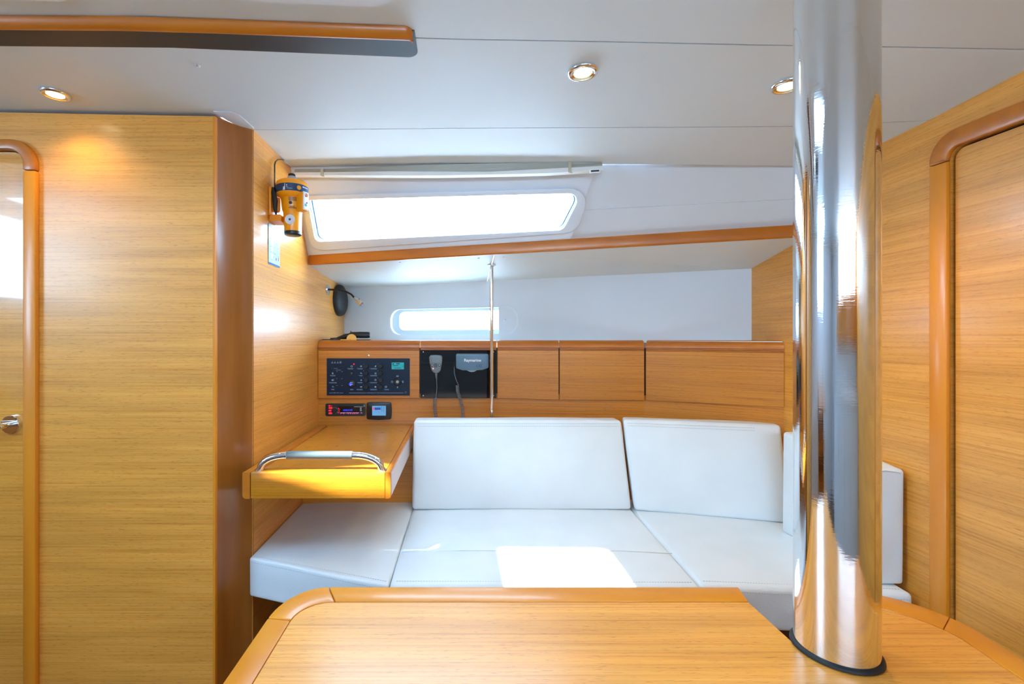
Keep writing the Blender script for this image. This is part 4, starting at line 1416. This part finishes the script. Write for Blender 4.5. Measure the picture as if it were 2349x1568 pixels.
pr_ring(1424, 752, 24, 8); pr_rect(1412, 748, 1436, 756)
pr_rect(1660, 495, 1708, 502); pr_rect(1660, 522, 1708, 529); pr_rect(1660, 495, 1668, 529); pr_rect(1700, 495, 1708, 529); pr_rect(1672, 508, 1680, 516); pr_rect(1688, 508, 1696, 516)
pr_rect(1540, 655, 1586, 662); pr_rect(1540, 622, 1547, 662); pr_rect(1579, 622, 1586, 662); pr_rect(1548, 618, 1558, 632); pr_rect(1568, 618, 1578, 632)
pr_ring(1804, 632, 20, 9); pr_rect(1796, 648, 1818, 663)
pr_poly([(1670, 745), (1700, 745), (1690, 760), (1702, 778), (1666, 778), (1678, 760)])
pr_rect(150, 886, 235, 892); pr_rect(380, 886, 464, 892); pr_rect(595, 885, 980, 892); pr_rect(990, 885, 1165, 892); pr_rect(1285, 885, 1822, 892)
caption(1845, 1893, 860, 1); caption(1843, 1898, 884, 1)
obj('printed_symbols', b, M_print, ep)['kind'] = 'stuff'
def txt(s, size, px, py, y, mat, parent, name='lettering', bold=False):
    return obj(name, text_bm(s, size, at(px, py, y), (1, 0, 0), (0, 0, 1), 0.0002, bold), mat, parent)
px, py = U(305, 889); txt('230 V AC', 0.0062, px, py, yP - .0003, M_print, ep)
px, py = U(1225, 889); txt('12 V DC', 0.0062, px, py, yP - .0003, M_print, ep)

# --- car radio
YR = 2.113
cr_ = thing('car_radio', at(793, 952, YR), 'black car radio with red lit buttons and blue display below the switch panel', 'radio')
def S(u, v): return (745 + u / 14.68, 915 + v / 14.68)
def R3(parent, name, a, c, d_, e, y, dd, mat, rad=0.0, root=None):
    p0, p1 = S(a, c), S(d_, e)
    return R2(root, name, *p0, *p1, y, dd, mat, parent, rad)
R3(cr_, 'faceplate', 45, 140, 1375, 555, YR, -0.010, M_black, 0.006)
yr = YR - 0.0102
R3(cr_, 'display_window', 450, 235, 1275, 440, yr, -0.0006, M_blackgloss)
for a, c, d_, e in ((132, 205, 190, 245), (222, 218, 250, 240), (135, 272, 252, 322), (132, 362, 225, 410), (132, 450, 245, 500)):
    R3(cr_, 'lit_button', a, c, d_, e, yr, -0.0015, M_red, 0.001)
px, py = S(340, 380)
obj('volume_knob', lathe([(0.0135, 0), (0.0135, 0.010), (0.0115, 0.012), (0, 0.012)], at(px, py, yr), (0, -1, 0), 32), M_knob, cr_, smooth=40)
obj('knob_ring', lathe([(0.0135, 0), (0.0146, 0), (0.0146, 0.002), (0.0135, 0.002)], at(px, py, yr), (0, -1, 0), 32, cap=False), M_steel, cr_, smooth=40)
for a, c, d_, e in ((450, 295, 475, 322), (468, 335, 515, 350), (462, 378, 492, 392), (470, 412, 505, 428), (448, 450, 472, 470)):
    R3(cr_, 'lit_mark', a, c, d_, e, yr, -0.0007, M_red)
for a, d_ in ((520, 700), (722, 915), (935, 1150)):
    R3(cr_, 'lit_strip', a, 455, d_, 468, yr, -0.0009, M_ledw)
R3(cr_, 'lit_strip', 1205, 455, 1262, 468, yr, -0.0009, M_ledw)
for u in (540, 635, 790, 868, 940, 1012, 1085):
    R3(cr_, 'lit_mark', u - 13, 482, u + 13, 498, yr, -0.0007, M_red)
px, py = S(772, 372)
txt('GREAT:92', 0.0098, px, py, yr - .0010, M_ledb, cr_, 'display_lettering')
R3(cr_, 'trim_bar', 985, 248, 1275, 268, yr, -0.0012, M_grey)
R3(cr_, 'side_key', 1185, 282, 1242, 372, yr, -0.0012, M_grey)
R3(cr_, 'side_key', 1178, 385, 1250, 408, yr, -0.0012, M_grey)
R3(cr_, 'release_key', 1305, 180, 1355, 260, yr, -0.0012, M_rayblue)

# --- heater controller
hc = thing('control_display', at(870, 961, YR), 'small black rounded control unit with a pale blue screen right of the car radio', 'controller')
p = [at(*S(a, c), YR) for a, c in ((1425, 100), (1840, 90), (2245, 100), (2262, 380), (2245, 665), (1840, 690), (1425, 665), (1408, 380))]
b = prism(rounded(p, [0.008, 0, 0.008, 0, 0.008, 0, 0.008, 0], 5), (0, -0.012, 0), 0.0025, 2)
obj('housing', b, M_black, hc, smooth=40)
yh2 = YR - 0.0123
R3(hc, 'screen', 1597, 225, 2058, 552, yh2, -0.0006, M_scr)
ys = yh2 - 0.0008
R3(hc, 'screen_field', 1680, 283, 1880, 362, ys, -0.0002, M_scrb)
R3(hc, 'screen_field', 1625, 283, 1662, 362, ys, -0.0002, M_red)
b = new()
for i_ in range(4):
    for j_ in range(2):
        p0, p1 = S(1905 + j_ * 75, 252 + i_ * 43), S(1928 + j_ * 75, 272 + i_ * 43)
        prism([at(p0[0], p0[1], ys), at(p1[0], p0[1], ys), at(p1[0], p1[1], ys), at(p0[0], p1[1], ys)], (0, -0.0002, 0), bm=b)
obj('screen_keys', b, M_navy, hc)['kind'] = 'stuff'
b = new()
for (a, c, d_, e) in ((1630, 248, 1655, 272), (1665, 256, 1765, 268), (1760, 398, 1835, 415), (1640, 425, 1650, 475), (1720, 425, 1745, 470), (1805, 425, 1835, 470), (1915, 425, 1945, 470), (1990, 425, 2020, 470)):
    p0, p1 = S(a, c), S(d_, e)
    prism([at(p0[0], p0[1], ys), at(p1[0], p0[1], ys), at(p1[0], p1[1], ys), at(p0[0], p1[1], ys)], (0, -0.0002, 0), bm=b)
obj('screen_symbols', b, M_print, hc)['kind'] = 'stuff'

# --- VHF handset (fist microphone) and cord
YV = 2.098
mc = thing('handheld_microphone', at(999, 857, YV), 'grey fist microphone hanging on the black radio fascia with coiled cord', 'microphone')
def Z3(u, v): return (950 + u / 7.84, 780 + v / 7.84)
mp_ = [at(*Z3(a, c), YV - 0.012) for a, c in ((272, 300), (300, 268), (390, 262), (480, 268), (510, 300), (508, 380), (480, 540), (440, 580), (400, 588), (360, 582), (318, 540), (280, 400))]
b = prism(rounded(mp_, 0.006, 3), (0, -0.022, 0), 0.005, 3)
obj('housing', b, M_mic, mc, smooth=50)
obj('mount', lathe([(0.008, 0), (0.008, 0.014)], at(*Z3(390, 400), YV), (0, -1, 0), 16), M_black, mc)
ym = YV - 0.0345
for k in range(5):
    v = 300 + k * 21
    w = 68 - k * 2
    path = [at(*Z3(390 - w + 2 * w * s / 6, v + 10 * math.sin(math.pi * s / 6)), ym) for s in range(7)]
    obj('grille_rib', tube(path, 0.0008, 6), M_grey, mc)
obj('button', lathe([(0.0062, 0), (0.0062, 0.0015), (0, 0.002)], at(*Z3(320, 447), ym), (0, -1, 0), 20), M_black, mc, smooth=50)
obj('button', lathe([(0.0062, 0), (0.0062, 0.0015), (0, 0.002)], at(*Z3(455, 447), ym), (0, -1, 0), 20), M_black, mc, smooth=50)
p = [at(*Z3(a, c), ym) for a, c in ((365, 415), (412, 415), (412, 490), (365, 490))]
obj('channel_button', prism(rounded(p, 0.004, 4), (0, -0.002, 0)), M_black, mc)
for (u, v) in ((322, 447), (455, 447)):
    p0, p1 = Z3(u - 12, v - 7), Z3(u + 12, v + 7)
    R2(mc, 'button_mark', *p0, *p1, ym - .0021, -0.0003, M_white)
for v in (432, 455, 478):
    p0, p1 = Z3(380, v - 4), Z3(396, v + 4)
    R2(mc, 'button_mark', *p0, *p1, ym - .0021, -0.0003, M_print)
obj('transmit_light', lathe([(0.003, 0), (0.002, 0.0015), (0, 0.002)], at(*Z3(342, 510), ym), (0, -1, 0), 12), plain('pink_led', (.4, .05, .05), .3, emit=(1, .25, .2), estr=1.5), mc)
b = tube([at(*Z3(398, 585), YV - .023), at(*Z3(398, 640), YV - .023), at(*Z3(404, 700), YV - .022)], [0.0055, 0.0042, 0.0025], 12)
obj('strain_relief', b, M_mic, mc, smooth=60)
def coil(a_pts, turns, r, w, n_seg=14):
    """helix around the polyline a_pts"""
    L = [0]
    for p, q in zip(a_pts, a_pts[1:]): L.append(L[-1] + (q - p).length)
    path = []
    N_ = turns * n_seg
    for k in range(N_ + 1):
        s = L[-1] * k / N_
        for j in range(len(L) - 1):
            if s <= L[j + 1] + 1e-9:
                c = lerp(a_pts[j], a_pts[j + 1], (s - L[j]) / max(1e-9, L[j + 1] - L[j])); break
        a = 2 * math.pi * k / n_seg
        path.append(c + V((math.cos(a) * r, math.sin(a) * r, 0)))
    return tube(path, w, 6)
yc = YV - 0.018
b = tube([at(*Z3(404, 690), yc), at(*Z3(410, 850), yc), at(*Z3(400, 1010), yc), at(*Z3(380, 1040), yc)], 0.0017, 8)
obj('cord', b, M_cord, mc, smooth=60)
b = coil([at(*Z3(378, 1035), yc), at(*Z3(370, 1200), yc), at(*Z3(385, 1340), yc), at(*Z3(405, 1450), yc - .01), at(*Z3(440, 1560), yc - .02)], 22, 0.0068, 0.0017)
obj('coiled_cord', b, M_cord, mc, smooth=60)

# --- radio remote station holder
rs = thing('remote_station', at(1082, 852, YV), 'slate blue rectangular radio holder on the black fascia with white lettering', 'radio')
p = [at(*Z3(a, c), YV + 0.0018) for a, c in ((752, 240), (1332, 240), (1332, 490), (1220, 528), (1120, 534), (870, 534), (754, 495))]
b = prism(rounded(p, [0.007, 0.007, 0.008, 0.02, 0.02, 0.02, 0.008], 4), (0, -0.030, 0), 0.003, 2)
obj('housing', b, M_rayblue, rs, smooth=40)
p = [at(*Z3(a, c), YV - .010) for a, c in ((930, 534), (1130, 534), (1080, 562), (1040, 568), (1000, 562))]
obj('lower_tab', prism(p, (0, -0.012, 0)), M_grey, rs)
ye = YV - 0.0285
obj('lip_line', tube([at(*Z3(770, 268), ye), at(*Z3(1315, 268), ye)], 0.0008, 6), M_print, rs)
obj('lettering', text_bm('Raymarine', 0.0178, at(*Z3(1050, 362), ye - .0004), (1, 0, 0), (0, 0, 1), 0.0003, True), M_white, rs)
b = new()
for (a, c, d_, e) in ((1150, 432, 1222, 437), (1160, 447, 1212, 452), (1150, 462, 1215, 467), (1165, 477, 1222, 482)):
    p0, p1 = Z3(a, c), Z3(d_, e)
    prism([at(p0[0], p0[1], ye), at(p1[0], p0[1], ye), at(p1[0], p1[1], ye), at(p0[0], p1[1], ye)], (0, -0.0004, 0), bm=b)
prism([at(*Z3(a, c), ye) for a, c in ((1115, 458), (1145, 432), (1145, 438), (1124, 458), (1145, 480), (1145, 488))], (0, -0.0004, 0), bm=b)
obj('arrow_print', b, M_navy, rs)['kind'] = 'stuff'
b = tube([at(*Z3(730, 390), YV - .008), at(*Z3(728, 440), YV - .008), at(*Z3(722, 480), YV - .008)], [0.003, 0.0028, 0.002], 8)
obj('plug', b, M_black, rs, smooth=60)
b = tube([at(*Z3(722, 470), YV - .008), at(*Z3(725, 600), YV - .01), at(*Z3(755, 710), YV - .014), at(*Z3(795, 800), yc)], 0.0015, 8)
obj('cord', b, M_cord, rs, smooth=60)
b = coil([at(*Z3(775, 810), yc), at(*Z3(785, 920), yc), at(*Z3(822, 1040), yc), at(*Z3(865, 1200), yc - .004), at(*Z3(880, 1340), yc - .01), at(*Z3(850, 1440), yc - .02), at(*Z3(800, 1560), yc - .022)], 34, 0.0062, 0.0017)
obj('coiled_cord', b, M_cord, rs, smooth=60)

# ================================================================== SMALL THINGS
# --- emergency beacon (EPIRB) on the bulkhead
bx, by_ = 672, 1.60
scl = 1.60 / FPX / 5.227
bz = lambda v: CZ - ((350 + v / 5.227) - PY0) / FPX * 1.60
bc = V(((672 - PX0) / FPX * 1.60, 1.60, bz(960)))
bc.x = max(bc.x, XB + 0.055)
be = thing('emergency_beacon', bc, 'yellow-orange emergency beacon with navy label hanging on the left bulkhead', 'beacon')
H = lambda v: bz(v) - bz(960)
def BL(prof, name, mat, dx=0.0, n=36):
    return obj(name, lathe([(r * scl, H(v)) for r, v in prof], bc + V((dx, 0, 0)), (-0.02, 0, 1), n), mat, be, smooth=40)
BL([(98, 950), (100, 955), (98, 985), (85, 995), (0, 995)], 'end_cap', M_black)
BL([(100, 950), (108, 720), (118, 700), (125, 640), (130, 560), (160, 545), (183, 520), (186, 505)], 'lower_body', M_yel)
BL([(187, 508), (188, 420)], 'label_band', M_navy, n=48)
BL([(186, 420), (184, 395), (174, 370), (150, 352), (95, 340), (60, 322), (0, 318)], 'shoulder', M_yel)
BL([(56, 330), (50, 300), (40, 285)], 'neck', M_grey)
BL([(42, 288), (40, 262), (25, 252), (0, 252)], 'antenna_cap', M_black)
# white patch on the band, control pod, round certificate label, small print
b = bmesh.new()
def cyl_patch(a0, a1, v0, v1, r, n=8, b=b):
    rows = []
    for k in range(n + 1):
        a = lerp(a0, a1, k / n)
        rows.append([b.verts.new(bc + V((math.sin(a) * r * scl, -math.cos(a) * r * scl, H(v)))) for v in (v0, v1)])
    for p, q in zip(rows, rows[1:]):
        b.faces.new((p[0], q[0], q[1], p[1]))
cyl_patch(-1.25, -0.13, 503, 424, 189.5)
obj('white_label', b, M_paper, be)
b = bmesh.new()
for k in range(5):
    cyl_patch(-1.05, -0.25, 440 + k * 13, 434 + k * 13, 191, 5, b)
obj('label_print', b, M_navy, be)['kind'] = 'stuff'
b = bmesh.new()
for k, (a, w) in enumerate(((-0.06, .06), (0.95, .08), (1.06, .05), (1.15, .05), (1.24, .05), (1.33, .05))):
    cyl_patch(a, a + w, 455, 440, 190, 2, b)
cyl_patch(-0.06, .04, 470, 464, 190, 3, b); cyl_patch(-0.04, 0.3, 486, 483, 190, 3, b)
obj('band_print', b, M_paper, be)['kind'] = 'stuff'
pb = bc + V((math.sin(0.70) * 190 * scl, -math.cos(0.70) * 190 * scl, H(466)))
nb = V((math.sin(0.70), -math.cos(0.70), 0))
obj('round_emblem', lathe([(25 * scl, 0), (25 * scl, 0.0006), (0, 0.0006)], pb, nb, 20), M_yel, be)
pod8 = []
ang = 1.12
fr_ = V((math.sin(ang), -math.cos(ang), 0)); sd_ = V((math.cos(ang), math.sin(ang), 0))
def podp(s, f, v): return bc + fr_ * (f * scl) + sd_ * (s * scl) + V((0, 0, H(v)))
b = add_hexa(new(), [podp(-55, 90, 722), podp(55, 90, 722), podp(-55, 195, 715), podp(55, 195, 715), podp(-55, 90, 500), podp(55, 90, 500), podp(-55, 205, 505), podp(55, 205, 505)], 0.0035, 2)
obj('control_pod', b, M_yel, be, smooth=40)
b = add_hexa(new(), [podp(-42, 190, 712), podp(42, 190, 712), podp(-42, 212, 700), podp(42, 212, 700), podp(-42, 190, 492), podp(42, 190, 492), podp(-42, 216, 505), podp(42, 216, 505)], 0.003, 3)
pod = obj('pod_cover', b, M_white, be, smooth=40)
def dot(s, v, r, mat, name):
    obj(name, lathe([(r * scl, 0), (r * scl, 0.0012), (0, 0.0015)], podp(s, 214, v), fr_, 14), mat, pod, smooth=50)
dot(0, 540, 22, plain('orange_key', (.75, .2, .02), .4), 'pod_button')
dot(-12, 552, 10, M_scrb, 'pod_button')
dot(8, 628, 10, plain('magenta_key', (.5, .02, .25), .4), 'pod_button')
dot(-8, 658, 16, plain('green_key', (.01, .35, .22), .4), 'pod_button')
q = bc + V((0, 0, H(832)))
nd = V((math.sin(0.02), -math.cos(0.02), 0.05)).normalized()
obj('round_label', lathe([(58 * scl, 0), (58 * scl, 0.0007), (0, 0.0007)], q + nd * (109 * scl), nd, 28), M_paper, be)
obj('round_label_mark', lathe([(14 * scl, 0), (14 * scl, 0.0004), (0, 0.0004)], q + nd * (109 * scl + 0.0008), nd, 16), M_navy, be)
b = new()
rnd = random.Random(5)
for (v, w) in ((567, 95), (584, 88), (600, 80), (672, 60), (688, 80)):
    x = -w / 2
    while x < w / 2:
        ww = rnd.uniform(6, 12)
        cyl_patch(0.34 + (x - 5) / 131, 0.34 + (x - 5 + ww) / 131, v + 9, v, 133 if v < 610 else 128, 2, b)
        x += ww + 4
obj('body_print', b, M_black, be)['kind'] = 'stuff'
obj('emblem_print', lathe([(19 * scl, 0), (19 * scl, 0.0006), (0, 0.0006)], bc + V((math.sin(.13) * 129.5 * scl, -math.cos(.13) * 129.5 * scl, H(635))), (math.sin(.13), -math.cos(.13), 0), 16), M_black, be)
# bracket on the bulkhead: back plate, base shelf, strap
b = box(XB + .0005, XB + 0.010, 1.555, 1.645, bz(790), bz(450), 0.004, 2)
obj('bracket_plate', b, M_yeld, be, smooth=40)
b = box(XB + .0005, XB + 0.040, 1.562, 1.625, bz(852), bz(775), 0.002, 1)
obj('bracket_base', b, M_yeld, be, smooth=40)
b = box(XB + .008, XB + 0.03, 1.572, 1.590, bz(735), bz(560), 0.006, 2)
obj('bracket_arm', b, M_yeld, be, smooth=40)
sp = [V((XB + .012, 1.566, bz(455))), V((XB + .016, 1.562, bz(520))), V((XB + .022, 1.560, bz(620))), V((XB + .022, 1.560, bz(700))), V((XB + .024, 1.563, bz(775)))]
obj('strap', tube(sp, [0.003, 0.0075, 0.0085, 0.007, 0.003], 10), M_rubber, be, smooth=60)
hk = [atx(630, 437, XB + .010), atx(630, 400, XB + .010), atx(630, 378, XB + .010), atx(632, 371, XB + .010), atx(637, 366.5, XB + .009), atx(645, 366, XB + .006), atx(652, 367, XB + .002)]
b = bmesh.new()
rows = []
for p in hk:
    rows.append([b.verts.new(p + d_) for d_ in (V((-.001, -0.004, 0)), V((-.001, 0.004, 0)), V((.001, 0.004, 0.0015)), V((.001, -0.004, 0.0015)))])
for a, c in zip(rows, rows[1:]):
    for j in range(4):
        b.faces.new((a[j], a[(j + 1) % 4], c[(j + 1) % 4], c[j]))
b.faces.new(rows[0][::-1]); b.faces.new(rows[-1])
obj('bracket_hook', b, plain('dark_steel', (.05, .06, .07), .2, .8), be)

# --- instruction card under the beacon
ca = thing('instruction_card', atx(628, 608, XB + .001), 'narrow light blue instruction card stuck to the bulkhead under the beacon', 'card')
M_card = plain('card_blue', (0.45, 0.66, 0.85), 0.3)
y_a, y_b = 1.556, 1.652
z_t, z_b_ = 1.588, 1.4525
def CD(s, v): return V((XB + 0.0012, lerp(y_a, y_b, s), lerp(z_t, z_b_, v)))
p = rounded([CD(0, 0), CD(1, 0), CD(1, 1), CD(0, 1)], 0.003, 3)
obj('sheet', prism(p, (0.0008, 0, 0)), M_card, ca)
def cd(name, s0, v0, s1, v1, mat):
    obj(name, prism([CD(s0, v0) + V((.0009, 0, 0)), CD(s1, v0) + V((.0009, 0, 0)), CD(s1, v1) + V((.0009, 0, 0)), CD(s0, v1) + V((.0009, 0, 0))], (0.0002, 0, 0)), mat, ca)
cd('header_band', 0.0, 0.0, 1.0, 0.085, plain('card_header', (0.08, 0.28, 0.5), 0.4))
cd('footer_band', 0.01, 0.955, 0.99, 0.995, plain('card_footer', (0.01, 0.10, 0.32), 0.4))
b = new()
rnd = random.Random(8)
for k in range(30):
    s = rnd.uniform(.08, .85); v = rnd.uniform(.16, .9)
    w = rnd.uniform(.03, .12); h = rnd.uniform(.006, .014)
    prism([CD(s, v) + V((.0009, 0, 0)), CD(s + w, v) + V((.0009, 0, 0)), CD(s + w, v + h) + V((.0009, 0, 0)), CD(s, v + h) + V((.0009, 0, 0))], (0.0002, 0, 0), bm=b)
obj('small_print', b, M_navy, ca)['kind'] = 'stuff'
cd('picture', 0.20, 0.38, 0.40, 0.52, M_white); cd('picture', 0.18, 0.56, 0.36, 0.68, M_white); cd('picture', 0.2, 0.72, 0.38, 0.84, M_white)
cd('picture', 0.62, 0.78, 0.70, 0.85, plain('card_purple', (.2, .08, .3), .5)); cd('picture', 0.84, 0.75, 0.90, 0.84, plain('card_red', (.5, .05, .08), .5))
cd('picture', 0.14, 0.89, 0.5, 0.945, plain('card_sand', (.65, .5, .3), .5))

# --- gooseneck reading lamp and speaker on the bulkhead corner
rl = thing('reading_lamp', atx(750, 664, XB), 'black gooseneck reading lamp with chrome head on the left bulkhead', 'lamp')
pb = atx(750, 664, XB + .0005)
obj('wall_rose', lathe([(0.0235, 0), (0.0235, 0.008), (0.021, 0.011), (0, 0.011)], pb, (1, 0, 0), 32), M_steel, rl, smooth=40)
yb0 = pb.y
gp_ = [pb + V((.010, 0, 0)), at(765, 664, yb0 - .03), at(780, 665.5, yb0 - .06), at(795, 669, yb0 - .09), at(806, 675, yb0 - .11), at(813, 683, yb0 - .125)]
gp_[1].x = max(gp_[1].x, XB + .02)
obj('gooseneck', tube(gp_, [0.0052, 0.0050, 0.0046, 0.0044, 0.0042, 0.0040], 12), M_rubber, rl, smooth=60)
hx, hy_ = gp_[-1], at(829, 697.5, yb0 - .155)
ax = (hy_ - hx)
L_ = ax.length
obj('lamp_head', lathe([(0.0045, 0), (0.0075, L_ * .25), (0.0105, L_ * .6), (0.0110, L_ * .97), (0.0098, L_), (0.0092, L_ * .9), (0, L_ * .88)], hx, ax, 24), M_steel, rl, smooth=40)
obj('switch', lathe([(0.002, 0), (0.002, 0.005), (0, 0.0055)], lerp(hx, hy_, .55) + V((.004, 0, .008)), (0.3, 0, 1), 10), M_black, rl)
spk = thing('speaker', atx(779, 722, XB), 'black oval loudspeaker on the left bulkhead under the shelf corner', 'speaker')
ps = atx(776, 689, XB + .001)
b = bmesh.new()
prev = None
for (s, d_) in ((1.0, 0.0), (1.0, 0.012), (0.93, 0.024), (0.75, 0.032), (0.4, 0.036)):
    ring = [b.verts.new(V((XB + .0012 + d_, ps.y + 0.105 * s * math.cos(a), ps.z + 0.082 * s * math.sin(a)))) for a in [2 * math.pi * k / 32 for k in range(32)]]
    if prev:
        for k in range(32):
            b.faces.new((prev[k], prev[(k + 1) % 32], ring[(k + 1) % 32], ring[k]))
    else:
        b.faces.new(ring[::-1])
    prev = ring
b.faces.new(prev)
obj('grille', b, M_rubber, spk, smooth=50)
obj('badge', lathe([(0.009, 0), (0.009, 0.002), (0, 0.0025)], V((XB + .031, ps.y + .002, ps.z - .052)), (1, 0, -0.2), 16), M_steel, spk)

# --- things on the shelf: black torch, yellow torch, small gadget
ZSH = 1.1935
yt = 2.24
tr_ = thing('black_torch', at(820, 779, yt), 'black torch lying on the shelf above the switch panel', 'torch')
p0, p1 = at(800, 768.5, yt), at(848, 768.5, yt)
b = lathe([(0.0, 0), (0.010, 0.0), (0.0135, 0.006), (0.0155, 0.05), (0.0150, 0.09), (0.0125, 0.098), (0, 0.099)], at(802, 767.5, yt), V((1, 0, -.01)), 24)
obj('barrel', b, M_black, tr_, smooth=40)
b = lathe([(0.010, 0), (0.013, 0.03), (0.009, 0.05), (0.006, 0.07), (0, 0.07)], at(806, 768, yt), V((-1, 0, -.24)), 20)
obj('head', b, M_black, tr_, smooth=40)
b = box(at(786, 0, yt).x, at(850, 0, yt).x, yt - .02, yt + .02, ZSH, ZSH + .006, .002)
obj('pouch', b, M_rubber, tr_)
obj('thumb_switch', lathe([(.003, 0), (.002, .005), (0, .005)], at(805, 761, yt), (0, 0, 1), 10), M_black, tr_)
yl = thing('yellow_torch', at(800, 779, 2.17), 'small yellow torch with round head lying on the shelf beside the black torch', 'torch')
b = lathe([(0.0, 0), (0.0225, 0.0), (0.0225, 0.012), (0.015, 0.03), (0.010, 0.05), (0, 0.052)], at(806.5, 776.5, 2.155) + V((0, 0, -.0008)), V((-.25, 1, 0)), 28)
# keep the head above the shelf by tucking it into a half-round
bmesh.ops.bisect_plane(b, geom=b.verts[:] + b.edges[:] + b.faces[:], plane_co=(0, 0, ZSH + .0003), plane_no=(0, 0, -1), clear_outer=True)
obj('head', b, M_torch, yl, smooth=40)
b = box(at(781, 0, 2.155).x, at(805, 0, 2.155).x, 2.15, 2.175, ZSH, ZSH + .0075, .003)
obj('grip', b, M_torch, yl, smooth=40)
ky = thing('grey_gadget', at(765, 779, 2.17), 'small dark grey folded tool at the left end of the shelf', 'tool')
obj('body', box(XB + .006, -0.56, 2.145, 2.18, ZSH, ZSH + .0085, .002), plain('slate_plastic', (.03, .04, .06), .4), ky)
obj('lever', tube([V((-0.60, 2.16, ZSH + .010)), V((-0.575, 2.16, ZSH + .012)), V((-0.545, 2.16, ZSH + .004))], 0.0025, 8), M_black, ky)

# --- rigging outside the saloon window
def shroud(px, label):
    t = thing('rigging_wire', at(px, 560, 2.6), label, 'rigging', 'steel shrouds outside the window')
    yo = 2.6
    p = at(px, 540, yo); q = at(px + 6, 380, yo)
    obj('wire', tube([at(px - 3, 620, yo), q + (q - p) * 3], 0.0035, 8), M_sky_metal, t)
    obj('turnbuckle', lathe([(0.004, 0), (0.011, 0.01), (0.013, 0.05), (0.011, 0.09), (0.004, 0.10)], at(px, 520, yo), (q - p), 12), M_sky_metal, t, smooth=50)
    obj('fork', lathe([(0.006, 0), (0.006, 0.09)], at(px - 2, 553, yo), (q - p), 8), M_sky_metal, t)
shroud(1141, 'steel shroud with turnbuckle seen through the saloon window, the darker one nearer the right')
shroud(1120, 'fainter steel shroud with turnbuckle seen through the saloon window, left of its twin')
